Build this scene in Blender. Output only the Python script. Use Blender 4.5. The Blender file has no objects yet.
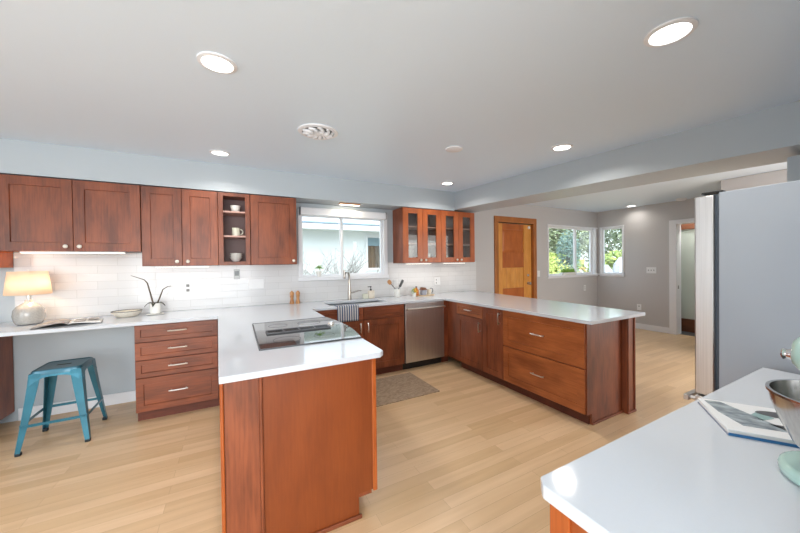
import bpy, bmesh, math, random
from mathutils import Vector, Matrix
random.seed(7)
R = math.radians
SC = bpy.context.scene
COL = SC.collection

# ------------------------------------------------------------------ camera
cd = bpy.data.cameras.new('camera')
cam = bpy.data.objects.new('camera', cd)
COL.objects.link(cam)
_r = Vector((0.8847785, -0.4658393, -0.0126772))
_u = Vector((0.0161529, 0.0034696, 0.9998635))
_f = Vector((0.4657317, 0.8848625, -0.0105945))
cam.matrix_world = Matrix(((_r.x, _u.x, -_f.x, 0.0), (_r.y, _u.y, -_f.y, 0.0), (_r.z, _u.z, -_f.z, 1.39), (0, 0, 0, 1)))
cd.sensor_width = 36.0
cd.lens = 36.0 * 310.28 / 800
cd.clip_start = 0.02
cd.clip_end = 200
SC.camera = cam

# ------------------------------------------------------------------ world, exposure
SC.view_settings.view_transform = 'Standard'
SC.view_settings.look = 'None'
SC.view_settings.gamma = 1
SC.view_settings.use_curve_mapping = False
SC.view_settings.exposure = 0.27
w = bpy.data.worlds.new('world')
SC.world = w
w.use_nodes = True
nt = w.node_tree
nt.nodes.clear()
out = nt.nodes.new('ShaderNodeOutputWorld')
bg = nt.nodes.new('ShaderNodeBackground')
sky = nt.nodes.new('ShaderNodeTexSky')
sky.sky_type = 'NISHITA'
sky.sun_disc = False
sky.sun_elevation = R(48)
sky.sun_rotation = R(200)
sky.air_density = 1.0
sky.dust_density = 3.0
mixw = nt.nodes.new('ShaderNodeMix')
mixw.data_type = 'RGBA'
mixw.inputs[0].default_value = 0.44
mixw.inputs[7].default_value = (7.5, 8.0, 8.6, 1)
nt.links.new(sky.outputs[0], mixw.inputs[6])
nt.links.new(mixw.outputs[2], bg.inputs[0])
bg.inputs[1].default_value = 0.44
nt.links.new(bg.outputs[0], out.inputs[0])


def area(name, loc, rot, sx, sy, power, color=(1, 1, 1), shape='RECTANGLE', spread=180):
    l = bpy.data.lights.new(name, 'AREA')
    l.shape = shape
    l.size = sx
    if shape in ('RECTANGLE', 'ELLIPSE'):
        l.size_y = sy
    l.energy = power
    l.color = color
    l.spread = R(spread)
    o = bpy.data.objects.new(name, l)
    COL.objects.link(o)
    o.location = loc
    o.rotation_euler = rot
    return o


# added soft fill lights, set inside unseen windows out of view
area('rear_fill_light', (-1.0, -2.5, 1.35), (R(90), 0, 0), 3.0, 1.9, 96, (0.88, 0.95, 1.0))
area('left_fill_light', (-3.08, 0.6, 1.4), (R(90), 0, R(-90)), 2.6, 1.5, 24, (0.90, 0.96, 1.0))
area('dining_fill_light', (4.9, -0.08, 1.3), (R(90), 0, 0), 1.6, 1.8, 22, (1.0, 0.97, 0.93))


# ------------------------------------------------------------------ materials
def lin(c):
    c = c / 255.0
    return c / 12.92 if c <= 0.04045 else ((c + 0.055) / 1.055) ** 2.4


def rgb(r, g, b):
    return (lin(r), lin(g), lin(b), 1)


def mat(name, col, rough=0.5, metal=0.0, bump=None, noise=None, coat=0.0, emis=None, estr=1.0, spec=None):
    m = bpy.data.materials.new(name)
    m.use_nodes = True
    nt = m.node_tree
    b = nt.nodes['Principled BSDF']
    b.inputs['Base Color'].default_value = col
    b.inputs['Roughness'].default_value = rough
    b.inputs['Metallic'].default_value = metal
    b.inputs['Coat Weight'].default_value = coat
    if spec is not None:
        b.inputs['Specular IOR Level'].default_value = spec
    if emis:
        b.inputs['Emission Color'].default_value = emis
        b.inputs['Emission Strength'].default_value = estr
    if noise:  # (scale xyz, second colour, detail)
        tc = nt.nodes.new('ShaderNodeTexCoord')
        mp = nt.nodes.new('ShaderNodeMapping')
        mp.inputs['Scale'].default_value = noise[0]
        nz = nt.nodes.new('ShaderNodeTexNoise')
        nz.inputs['Scale'].default_value = 1.0
        nz.inputs['Detail'].default_value = noise[2] if len(noise) > 2 else 3
        cr = nt.nodes.new('ShaderNodeValToRGB')
        cr.color_ramp.elements[0].position = 0.3
        cr.color_ramp.elements[1].position = 0.7
        cr.color_ramp.elements[0].color = col
        cr.color_ramp.elements[1].color = noise[1]
        nt.links.new(tc.outputs['Object'], mp.inputs[0])
        nt.links.new(mp.outputs[0], nz.inputs[0])
        nt.links.new(nz.outputs[0], cr.inputs[0])
        nt.links.new(cr.outputs[0], b.inputs['Base Color'])
        if bump:
            bp = nt.nodes.new('ShaderNodeBump')
            bp.inputs['Strength'].default_value = bump
            bp.inputs['Distance'].default_value = 0.01
            nt.links.new(nz.outputs[0], bp.inputs['Height'])
            nt.links.new(bp.outputs[0], b.inputs['Normal'])
    return m


def wood(name, dark, light, axis='z', rough=0.33, spread=0.12):
    """stained wood: broad figure along one axis, fine grain, small hue shift per object"""
    m = bpy.data.materials.new(name)
    m.use_nodes = True
    nt = m.node_tree
    N, L = nt.nodes, nt.links
    b = N['Principled BSDF']
    tc = N.new('ShaderNodeTexCoord')
    oi = N.new('ShaderNodeObjectInfo')
    add = N.new('ShaderNodeVectorMath')
    add.operation = 'ADD'
    mul = N.new('ShaderNodeVectorMath')
    mul.operation = 'SCALE'
    mul.inputs[0].default_value = (7, 11, 5)
    L.new(oi.outputs['Random'], mul.inputs['Scale'])
    L.new(tc.outputs['Object'], add.inputs[0])
    L.new(mul.outputs[0], add.inputs[1])
    res = []
    for sc, det in (((9, 3.2), 3), ((90, 6), 4)):
        mp = N.new('ShaderNodeMapping')
        s = {'z': (sc[0], sc[0], sc[1]), 'x': (sc[1], sc[0], sc[0]), 'y': (sc[0], sc[1], sc[0])}[axis]
        mp.inputs['Scale'].default_value = s
        nz = N.new('ShaderNodeTexNoise')
        nz.inputs['Scale'].default_value = 1
        nz.inputs['Detail'].default_value = det
        L.new(add.outputs[0], mp.inputs[0])
        L.new(mp.outputs[0], nz.inputs[0])
        res.append(nz)
    mx = N.new('ShaderNodeMath')
    mx.operation = 'MULTIPLY_ADD'
    mx.inputs[1].default_value = 0.4
    L.new(res[1].outputs[0], mx.inputs[0])
    mm = N.new('ShaderNodeMath')
    mm.operation = 'MULTIPLY'
    mm.inputs[1].default_value = 0.6
    L.new(res[0].outputs[0], mm.inputs[0])
    L.new(mm.outputs[0], mx.inputs[2])
    cr = N.new('ShaderNodeValToRGB')
    cr.color_ramp.elements[0].position = 0.36
    cr.color_ramp.elements[1].position = 0.64
    cr.color_ramp.elements[0].color = dark
    cr.color_ramp.elements[1].color = light
    L.new(mx.outputs[0], cr.inputs[0])
    hs = N.new('ShaderNodeHueSaturation')
    mr = N.new('ShaderNodeMapRange')
    mr.inputs[3].default_value = 1 - spread
    mr.inputs[4].default_value = 1 + spread
    L.new(oi.outputs['Random'], mr.inputs[0])
    L.new(mr.outputs[0], hs.inputs['Value'])
    L.new(cr.outputs[0], hs.inputs['Color'])
    L.new(hs.outputs[0], b.inputs['Base Color'])
    b.inputs['Roughness'].default_value = rough
    return m


M = {}
M['cherry'] = wood('cherry_vertical', rgb(104, 52, 30), rgb(150, 80, 48), 'z', 0.38)
M['cherry_h'] = wood('cherry_horizontal', rgb(104, 52, 30), rgb(150, 80, 48), 'x', 0.38)
M['cherry_hy'] = wood('cherry_horizontal_y', rgb(136, 72, 36), rgb(176, 100, 54), 'y')
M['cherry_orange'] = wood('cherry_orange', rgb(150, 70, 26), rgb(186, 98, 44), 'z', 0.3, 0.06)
M['island_panel'] = wood('island_veneer', rgb(124, 57, 20), rgb(140, 68, 26), 'z', 0.42, 0.02)
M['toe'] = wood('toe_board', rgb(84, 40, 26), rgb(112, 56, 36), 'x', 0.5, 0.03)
M['door_mid'] = wood('fir_trim', rgb(160, 96, 44), rgb(186, 116, 58), 'z', 0.35, 0.04)
M['door_light'] = wood('fir_stile', rgb(206, 138, 60), rgb(230, 164, 84), 'z', 0.35, 0.04)
M['door_dark'] = wood('fir_panel', rgb(168, 88, 36), rgb(196, 112, 52), 'z', 0.35, 0.04)
M['wood_small'] = wood('mill_wood', rgb(176, 118, 70), rgb(206, 152, 100), 'z', 0.4, 0.05)
M['wood_brown'] = wood('brown_wood', rgb(104, 62, 40), rgb(132, 80, 52), 'y', 0.45, 0.05)
M['ceiling'] = mat('ceiling_paint', rgb(226, 241, 255), 0.42)
M['wall'] = mat('wall_paint_blue_grey', rgb(188, 196, 201), 0.45)
M['wall_desk'] = mat('wall_paint_desk', rgb(205, 213, 218), 0.45)
M['wall_dining'] = mat('wall_paint_warm_grey', rgb(200, 197, 196), 0.5)
M['white_trim'] = mat('white_trim', rgb(238, 239, 242), 0.35)
M['white_paint'] = mat('white_plaster', rgb(240, 240, 240), 0.4)
M['quartz'] = mat('white_quartz', rgb(212, 216, 222), 0.09, noise=((140, 140, 140), rgb(211, 215, 221), 2), coat=0.0)
M['nickel'] = mat('brushed_nickel', rgb(225, 220, 212), 0.28, 1.0)
M['knob'] = mat('satin_knob', rgb(226, 218, 206), 0.3, 0.15)
M['chrome'] = mat('chrome', rgb(225, 225, 228), 0.08, 1.0)
M['copper_tint'] = mat('faucet_nickel', rgb(176, 168, 160), 0.25, 1.0)
M['black'] = mat('black_plastic', rgb(22, 22, 24), 0.4)
M['blackglass'] = mat('black_ceramic_glass', rgb(26, 27, 30), 0.04, 0.0, spec=1.0, coat=1.0)
M['ceramic_w'] = mat('white_ceramic', rgb(238, 236, 230), 0.15)
M['ceramic_c'] = mat('cream_speckled_ceramic', rgb(234, 226, 212), 0.3, noise=((60, 60, 60), rgb(220, 208, 190), 4))
M['ceramic_g'] = mat('grey_speckled_glass', rgb(168, 164, 158), 0.12, noise=((90, 90, 90), rgb(186, 181, 174), 4), coat=0.6)
M['cream'] = mat('cream_mug', rgb(222, 222, 204), 0.25)
M['paper'] = mat('paper', rgb(236, 233, 228), 0.6)
M['paper_grey'] = mat('printed_page', rgb(205, 198, 192), 0.6, noise=((25, 60, 1), rgb(130, 118, 112), 4))
M['teal'] = mat('teal_enamel', rgb(34, 100, 120), 0.3, 0.3, noise=((6, 6, 6), rgb(44, 118, 138), 2), coat=0.3)
M['teal_top'] = mat('teal_seat_enamel', rgb(52, 100, 116), 0.3, 0.4, coat=0.3)
M['teal_dark'] = mat('stool_rubber_foot', rgb(30, 36, 40), 0.6)
M['mint'] = mat('mint_enamel', rgb(180, 212, 202), 0.15, coat=0.5)
M['fridge_side'] = mat('fridge_side_paint', rgb(168, 176, 186), 0.42, 0.0, noise=((3, 3, 3), rgb(163, 171, 182), 2))
M['rubber'] = mat('dark_gasket', rgb(62, 72, 84), 0.5)
M['leaf'] = mat('leaf_green', rgb(110, 160, 60), 0.5, noise=((8, 8, 8), rgb(150, 190, 80), 2))
M['leaf_dark'] = mat('orchid_leaf', rgb(50, 54, 38), 0.4)
M['stem'] = mat('dry_stem', rgb(92, 78, 64), 0.7)
M['yellow'] = mat('yellow_bloom', rgb(222, 170, 60), 0.5)
M['amber'] = mat('amber_glass', rgb(200, 118, 46), 0.2)
M['bluegrey'] = mat('blue_grey_glaze', rgb(150, 156, 172), 0.25)
M['dark'] = mat('dark_void', rgb(30, 28, 28), 0.8)
M['slate'] = mat('dark_slate', rgb(92, 92, 94), 0.6)
M['screen'] = mat('grey_screen', rgb(92, 96, 96), 0.2)
M['grey_plate'] = mat('satin_grey_plate', rgb(160, 160, 158), 0.35, 0.3)
M['plate_w'] = mat('white_switch_plate', rgb(240, 240, 240), 0.3)
M['slot'] = mat('slot_grey', rgb(130, 130, 130), 0.5)
M['cab_inside'] = mat('cabinet_interior', rgb(120, 84, 74), 0.5)
M['cab_inside_grey'] = mat('cabinet_back', rgb(140, 112, 108), 0.5)
M['shelf_edge'] = mat('shelf_edge', rgb(190, 150, 138), 0.4)
M['light'] = mat('lamp_lens', rgb(255, 250, 240), 0.5, emis=(1, 0.96, 0.9, 1), estr=6)
M['led'] = mat('led_strip', rgb(255, 245, 225), 0.5, emis=(1, 0.93, 0.8, 1), estr=3)
M['blue_edge'] = mat('blue_cover_edge', rgb(48, 110, 160), 0.35)


def steel(name, axis, c1, c2, rough=0.3):
    m = mat(name, c1, rough, 1.0, noise=({'z': (160, 160, 2), 'x': (2, 160, 160)}[axis], c2, 2))
    return m


M['steel'] = steel('stainless_steel', 'z', rgb(200, 197, 195), rgb(214, 211, 209), 0.38)
M['steel_bowl'] = steel('polished_steel', 'z', rgb(190, 186, 182), rgb(205, 202, 198), 0.2)
M['steel_sink'] = steel('sink_steel', 'x', rgb(176, 174, 172), rgb(190, 188, 186), 0.28)


def glass(name, tint=(0.95, 0.98, 0.97, 1), refl=1.45, amount=1.0, rough=0.0):
    m = bpy.data.materials.new(name)
    m.use_nodes = True
    nt = m.node_tree
    N, L = nt.nodes, nt.links
    N.clear()
    o = N.new('ShaderNodeOutputMaterial')
    t = N.new('ShaderNodeBsdfTransparent')
    t.inputs[0].default_value = tint
    g = N.new('ShaderNodeBsdfGlossy')
    g.inputs['Roughness'].default_value = rough
    g.inputs[0].default_value = (0.9, 0.9, 0.9, 1)
    lw = N.new('ShaderNodeLayerWeight')
    lw.inputs['Blend'].default_value = 0.5
    pw = N.new('ShaderNodeMath')
    pw.operation = 'POWER'
    pw.inputs[1].default_value = 4.0
    L.new(lw.outputs['Facing'], pw.inputs[0])
    f = N.new('ShaderNodeMath')
    f.operation = 'MULTIPLY_ADD'
    f.inputs[1].default_value = 0.6
    f.inputs[2].default_value = 0.03 * refl
    L.new(pw.outputs[0], f.inputs[0])
    mx = N.new('ShaderNodeMixShader')
    L.new(f.outputs[0], mx.inputs[0])
    L.new(t.outputs[0], mx.inputs[1])
    L.new(g.outputs[0], mx.inputs[2])
    L.new(mx.outputs[0], o.inputs[0])
    return m


M['glass'] = glass('window_glass')
M['cab_glass'] = glass('cabinet_glass', (0.86, 0.87, 0.86, 1), 1.6)


def shade_mat():
    m = bpy.data.materials.new('linen_lampshade')
    m.use_nodes = True
    nt = m.node_tree
    N, L = nt.nodes, nt.links
    N.clear()
    o = N.new('ShaderNodeOutputMaterial')
    d = N.new('ShaderNodeBsdfDiffuse')
    d.inputs[0].default_value = rgb(248, 238, 218)
    t = N.new('ShaderNodeBsdfTranslucent')
    t.inputs[0].default_value = rgb(252, 228, 206)
    mx = N.new('ShaderNodeMixShader')
    mx.inputs[0].default_value = 0.44
    L.new(d.outputs[0], mx.inputs[1])
    L.new(t.outputs[0], mx.inputs[2])
    L.new(mx.outputs[0], o.inputs[0])
    return m


M['shade'] = shade_mat()


def floor_mat():
    m = bpy.data.materials.new('maple_strip_floor')
    m.use_nodes = True
    nt = m.node_tree
    N, L = nt.nodes, nt.links
    b = N['Principled BSDF']
    tc = N.new('ShaderNodeTexCoord')
    br = N.new('ShaderNodeTexBrick')
    br.inputs['Scale'].default_value = 1
    br.inputs['Brick Width'].default_value = 1.05
    br.inputs['Row Height'].default_value = 0.083
    br.inputs['Mortar Size'].default_value = 0.0009
    br.inputs['Mortar Smooth'].default_value = 0.3
    br.inputs['Bias'].default_value = 0.0
    br.offset = 0.37
    br.inputs['Color1'].default_value = rgb(216, 180, 136)
    br.inputs['Color2'].default_value = rgb(234, 200, 160)
    br.inputs['Mortar'].default_value = rgb(190, 154, 116)
    L.new(tc.outputs['Object'], br.inputs[0])
    mp = N.new('ShaderNodeMapping')
    mp.inputs['Scale'].default_value = (1.6, 22, 1)
    nz = N.new('ShaderNodeTexNoise')
    nz.inputs['Scale'].default_value = 1
    nz.inputs['Detail'].default_value = 5
    L.new(tc.outputs['Object'], mp.inputs[0])
    L.new(mp.outputs[0], nz.inputs[0])
    mx = N.new('ShaderNodeMix')
    mx.data_type = 'RGBA'
    mx.blend_type = 'MULTIPLY'
    mx.inputs[0].default_value = 1.0
    cr = N.new('ShaderNodeValToRGB')
    cr.color_ramp.elements[0].position = 0.3
    cr.color_ramp.elements[1].position = 0.65
    cr.color_ramp.elements[0].color = (0.9, 0.875, 0.85, 1)
    cr.color_ramp.elements[1].color = (1, 1, 1, 1)
    L.new(nz.outputs[0], cr.inputs[0])
    L.new(br.outputs[0], mx.inputs[6])
    L.new(cr.outputs[0], mx.inputs[7])
    L.new(mx.outputs[2], b.inputs['Base Color'])
    b.inputs['Roughness'].default_value = 0.3
    return m


M['floor'] = floor_mat()


def tile_mat():
    m = bpy.data.materials.new('white_subway_tile')
    m.use_nodes = True
    nt = m.node_tree
    N, L = nt.nodes, nt.links
    b = N['Principled BSDF']
    tc = N.new('ShaderNodeTexCoord')
    mp = N.new('ShaderNodeMapping')
    mp.inputs['Rotation'].default_value = (R(90), 0, 0)
    br = N.new('ShaderNodeTexBrick')
    br.inputs['Scale'].default_value = 1
    br.inputs['Brick Width'].default_value = 0.305
    br.inputs['Row Height'].default_value = 0.078
    br.inputs['Mortar Size'].default_value = 0.0016
    br.inputs['Mortar Smooth'].default_value = 0.4
    br.inputs['Color1'].default_value = rgb(224, 223, 223)
    br.inputs['Color2'].default_value = rgb(219, 218, 218)
    br.inputs['Mortar'].default_value = rgb(200, 199, 198)
    sp = N.new('ShaderNodeSeparateXYZ')
    cb = N.new('ShaderNodeCombineXYZ')
    L.new(tc.outputs['Object'], sp.inputs[0])
    L.new(sp.outputs[0], cb.inputs[0])
    L.new(sp.outputs[2], cb.inputs[1])
    L.new(cb.outputs[0], br.inputs[0])
    L.new(br.outputs[0], b.inputs['Base Color'])
    bp = N.new('ShaderNodeBump')
    bp.invert = True
    bp.inputs['Strength'].default_value = 0.5
    bp.inputs['Distance'].default_value = 0.002
    L.new(br.outputs['Fac'], bp.inputs['Height'])
    L.new(bp.outputs[0], b.inputs['Normal'])
    b.inputs['Roughness'].default_value = 0.12
    return m


M['tile'] = tile_mat()


def stripes_mat(name, axis, freq, c1, c2, rough=0.9, duty=0.5):
    m = bpy.data.materials.new(name)
    m.use_nodes = True
    nt = m.node_tree
    N, L = nt.nodes, nt.links
    b = N['Principled BSDF']
    tc = N.new('ShaderNodeTexCoord')
    sp = N.new('ShaderNodeSeparateXYZ')
    L.new(tc.outputs['Object'], sp.inputs[0])
    a = N.new('ShaderNodeMath')
    a.operation = 'MULTIPLY'
    a.inputs[1].default_value = freq
    L.new(sp.outputs[axis], a.inputs[0])
    f = N.new('ShaderNodeMath')
    f.operation = 'FRACT'
    L.new(a.outputs[0], f.inputs[0])
    g = N.new('ShaderNodeMath')
    g.operation = 'GREATER_THAN'
    g.inputs[1].default_value = duty
    L.new(f.outputs[0], g.inputs[0])
    mx = N.new('ShaderNodeMix')
    mx.data_type = 'RGBA'
    mx.inputs[6].default_value = c1
    mx.inputs[7].default_value = c2
    L.new(g.outputs[0], mx.inputs[0])
    L.new(mx.outputs[2], b.inputs['Base Color'])
    b.inputs['Roughness'].default_value = rough
    return m


M['towel'] = stripes_mat('striped_towel_cloth', 0, 36, rgb(84, 98, 124), rgb(214, 210, 206), 0.95, 0.6)
M['rug'] = mat('woven_rug', rgb(128, 104, 82), 0.95, noise=((30, 190, 30), rgb(196, 172, 146), 3), bump=0.4)
M['grass'] = mat('garden_grass', rgb(140, 142, 118), 0.9, noise=((3, 3, 3), rgb(176, 172, 150), 4))
M['hedge'] = mat('hedge_leaf', rgb(120, 150, 70), 0.7, noise=((3, 3, 3), rgb(196, 206, 110), 3))
M['tree_leaf'] = mat('tree_leaf', rgb(110, 132, 92), 0.7, noise=((3, 3, 3), rgb(176, 186, 150), 3))
M['spruce'] = mat('blue_spruce', rgb(96, 128, 122), 0.7, noise=((3, 3, 3), rgb(140, 166, 156), 3))
M['pale_leaf'] = mat('pale_arching_leaf', rgb(196, 206, 120), 0.7)
M['bark'] = mat('bark', rgb(120, 112, 106), 0.9)
M['siding'] = mat('white_siding', rgb(236, 240, 240), 0.6)
M['fascia'] = mat('white_fascia', rgb(240, 244, 248), 0.5)
M['roof'] = mat('blue_grey_roof', rgb(150, 172, 188), 0.7)
M['curtain'] = mat('brown_curtain', rgb(130, 110, 96), 0.8)
M['stone'] = mat('pale_stone', rgb(206, 208, 214), 0.8, noise=((4, 4, 4), rgb(170, 176, 184), 3))
M['far_wall'] = mat('pale_green_wall', rgb(214, 222, 212), 0.5)

# ------------------------------------------------------------------ mesh helpers
W = {}


class MB:
    def __init__(self):
        self.bm = bmesh.new()
        self.T = Matrix.Identity(4)

    def v(self, p):
        return self.bm.verts.new(self.T @ Vector(p))

    def box(self, x0, x1, y0, y1, z0, z1):
        vs = [self.v(p) for p in ((x0, y0, z0), (x1, y0, z0), (x1, y1, z0), (x0, y1, z0), (x0, y0, z1), (x1, y0, z1), (x1, y1, z1), (x0, y1, z1))]
        for f in ((0, 3, 2, 1), (4, 5, 6, 7), (0, 1, 5, 4), (1, 2, 6, 5), (2, 3, 7, 6), (3, 0, 4, 7)):
            self.bm.faces.new([vs[i] for i in f])
        return self

    def hexa(self, pts):
        vs = [self.v(p) for p in pts]
        for f in ((0, 3, 2, 1), (4, 5, 6, 7), (0, 1, 5, 4), (1, 2, 6, 5), (2, 3, 7, 6), (3, 0, 4, 7)):
            self.bm.faces.new([vs[i] for i in f])
        return self

    def prism(self, pts, d, axis='z', a=0.0):
        """extrude a closed 2D outline between a and d along axis"""
        def P(p, h):
            return {'z': (p[0], p[1], h), 'y': (p[0], h, p[1]), 'x': (h, p[0], p[1])}[axis]
        A = [self.v(P(p, a)) for p in pts]
        B = [self.v(P(p, d)) for p in pts]
        n = len(pts)
        self.bm.faces.new(A[::-1])
        self.bm.faces.new(B)
        for i in range(n):
            self.bm.faces.new((A[i], A[(i + 1) % n], B[(i + 1) % n], B[i]))
        return self

    def lathe(self, prof, c=(0, 0, 0), n=32, axis='z', cap=True, sx=1.0, sy=1.0):
        rings = []
        for r, h in prof:
            ring = []
            if r < 1e-5:
                p = {'z': (c[0], c[1], c[2] + h), 'y': (c[0], c[1] + h, c[2]), 'x': (c[0] + h, c[1], c[2])}[axis]
                ring = [self.v(p)]
            else:
                for i in range(n):
                    t = 2 * math.pi * i / n
                    a, b = r * math.cos(t) * sx, r * math.sin(t) * sy
                    p = {'z': (c[0] + a, c[1] + b, c[2] + h), 'y': (c[0] + a, c[1] + h, c[2] + b), 'x': (c[0] + h, c[1] + a, c[2] + b)}[axis]
                    ring.append(self.v(p))
            rings.append(ring)
        for a, b in zip(rings, rings[1:]):
            if len(a) == 1 and len(b) == 1:
                continue
            for i in range(n):
                j = (i + 1) % n
                if len(a) == 1:
                    self.bm.faces.new((a[0], b[j], b[i]))
                elif len(b) == 1:
                    self.bm.faces.new((a[i], a[j], b[0]))
                else:
                    self.bm.faces.new((a[i], a[j], b[j], b[i]))
        if cap:
            if len(rings[0]) > 1:
                self.bm.faces.new(rings[0][::-1])
            if len(rings[-1]) > 1:
                self.bm.faces.new(rings[-1])
        return self

    def tube(self, pts, r, n=10, cap=True):
        pts = [Vector(p) for p in pts]
        rs = r if isinstance(r, (list, tuple)) else [r] * len(pts)
        rings = []
        up = None
        for i, p in enumerate(pts):
            if i == 0:
                d = pts[1] - pts[0]
            elif i == len(pts) - 1:
                d = pts[-1] - pts[-2]
            else:
                d = (pts[i + 1] - pts[i]).normalized() + (pts[i] - pts[i - 1]).normalized()
            if d.length < 1e-9:
                d = Vector((0, 0, 1))
            d.normalize()
            if up is None:
                up = Vector((0, 0, 1)) if abs(d.z) < 0.9 else Vector((1, 0, 0))
            s = d.cross(up)
            if s.length < 1e-6:
                s = d.cross(Vector((0, 1, 0)))
            s.normalize()
            up = s.cross(d).normalized()
            rings.append([self.v(p + (s * math.cos(2 * math.pi * k / n) + up * math.sin(2 * math.pi * k / n)) * rs[i]) for k in range(n)])
        for a, b in zip(rings, rings[1:]):
            for i in range(n):
                j = (i + 1) % n
                self.bm.faces.new((a[i], a[j], b[j], b[i]))
        if cap:
            self.bm.faces.new(rings[0][::-1])
            self.bm.faces.new(rings[-1])
        return self

    def sheet(self, grid, th=0.0):
        """grid of points -> surface; th > 0 gives it thickness downwards along -z"""
        g = [[self.v(p) for p in row] for row in grid]
        for a, b in zip(g, g[1:]):
            for i in range(len(a) - 1):
                self.bm.faces.new((a[i], a[i + 1], b[i + 1], b[i]))
        return self

    def build(self, name, m, parent=None, bevel=0.0, seg=2, smooth=False, solid=0.0, local=False, subsurf=0):
        bmesh.ops.recalc_face_normals(self.bm, faces=self.bm.faces)
        me = bpy.data.meshes.new(name)
        off = Vector((0, 0, 0))
        if parent is not None and not local:
            off = W.get(parent.name, Vector((0, 0, 0)))
            if off.length:
                bmesh.ops.translate(self.bm, verts=self.bm.verts, vec=-off)
        self.bm.to_mesh(me)
        self.bm.free()
        me.materials.append(M[m] if isinstance(m, str) else m)
        if smooth:
            for p in me.polygons:
                p.use_smooth = True
            try:
                me.set_sharp_from_angle(angle=R(42))
            except Exception:
                pass
        o = bpy.data.objects.new(name, me)
        COL.objects.link(o)
        if parent is not None:
            o.parent = parent
            W[o.name] = off
        if solid:
            s = o.modifiers.new('thickness', 'SOLIDIFY')
            s.thickness = solid
            s.offset = 0
        if bevel:
            b = o.modifiers.new('bevel', 'BEVEL')
            b.width = bevel
            b.segments = seg
            b.limit_method = 'ANGLE'
            b.angle_limit = R(40)
        if subsurf:
            s = o.modifiers.new('subdivision', 'SUBSURF')
            s.levels = s.render_levels = subsurf
        return o


def tag(o, label, cat, group=None, kind=None):
    o['label'] = label
    o['category'] = cat
    if group:
        o['group'] = group
    if kind:
        o['kind'] = kind
    return o


def thing(name, loc, label, cat, group=None, rotz=0):
    o = bpy.data.objects.new(name, None)
    o.empty_display_size = 0.05
    COL.objects.link(o)
    o.location = loc
    o.rotation_euler = (0, 0, rotz)
    W[o.name] = Vector(loc)
    return tag(o, label, cat, group)


def struct(name, mb, m, label=None, **k):
    o = mb.build(name, m, **k)
    o['kind'] = 'structure'
    if label:
        o['label'] = label
    return o


def copy_tree(o, parent=None):
    c = o.copy()
    COL.objects.link(c)
    c.parent = parent
    for ch in list(o.children):
        copy_tree(ch, c)
    return c


def FY(y):     # u = x, v = z, w out of a face looking towards -Y
    return Matrix(((1, 0, 0, 0), (0, 0, -1, y), (0, 1, 0, 0), (0, 0, 0, 1)))


def FX(x):     # u = y, v = z, w out of a face looking towards -X
    return Matrix(((0, 0, -1, x), (1, 0, 0, 0), (0, 1, 0, 0), (0, 0, 0, 1)))


def FXP(x):    # u = y, face looking towards +X
    return Matrix(((0, 0, 1, x), (1, 0, 0, 0), (0, 1, 0, 0), (0, 0, 0, 1)))


# ------------------------------------------------------------------ setting
YW = 4.12          # the long wall with cabinets, window, orange door
def cz(y):         # kitchen ceiling falls slightly towards the viewer
    y = max(y, 0.35)
    return 2.46 - 0.043 * (3.79 - y)

mb = MB()
mb.box(-3.2, 7.3, -2.7, 4.3, -0.06, 0)
struct('floor', mb, 'floor')
# kitchen ceiling (shallow fall)
mb = MB()
for a, b in ((-2.7, 0.35), (0.35, 4.3)):
    mb.hexa([(-3.2, a, cz(a)), (3.2, a, cz(a)), (3.2, b, cz(b)), (-3.2, b, cz(b)), (-3.2, a, 2.7), (3.2, a, 2.7), (3.2, b, 2.7), (-3.2, b, 2.7)])
struct('ceiling', mb, 'ceiling')
mb = MB()
mb.box(3.3, 9.2, -0.3, 4.3, 2.475, 2.6)
struct('ceiling.001', mb, 'ceiling')
# dropped beam between kitchen and dining room
mb = MB()
def bz(y):
    return 2.195 - 0.043 * (3.79 - max(y, 0.0))
mb.hexa([(2.95, -0.2, bz(-0.2)), (3.43, -0.2, bz(-0.2)), (3.43, 4.12, bz(4.12)), (2.95, 4.12, bz(4.12)), (2.95, -0.2, 2.58), (3.43, -0.2, 2.58), (3.43, 4.12, 2.58), (2.95, 4.12, 2.58)])
struct('trim_1', mb, 'wall', 'dropped blue-grey beam between kitchen and dining room')
# soffit over the wall cabinets
mb = MB()
mb.box(-3.2, 2.95, 3.795, YW, 2.178, 2.52)
struct('trim_2', mb, 'wall', 'blue-grey soffit above the wall cabinets')


def wall_with_holes(name, axis, pos, th, a0, a1, z0, z1, holes, m):
    """axis 'y': wall at y=pos running along x; holes [(a,b,z0,z1)]"""
    mb = MB()
    cuts = sorted(set([a0, a1] + [h[0] for h in holes] + [h[1] for h in holes]))
    for a, b in zip(cuts, cuts[1:]):
        hs = [h for h in holes if h[0] <= a + 1e-6 and h[1] >= b - 1e-6]
        segs = []
        if hs:
            h = hs[0]
            if h[2] > z0:
                segs.append((z0, h[2]))
            if h[3] < z1:
                segs.append((h[3], z1))
        else:
            segs.append((z0, z1))
        for s0, s1 in segs:
            if axis == 'y':
                mb.box(a, b, pos, pos + th, s0, s1)
            else:
                mb.box(pos, pos + th, a, b, s0, s1)
    return struct(name, mb, m)


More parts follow.
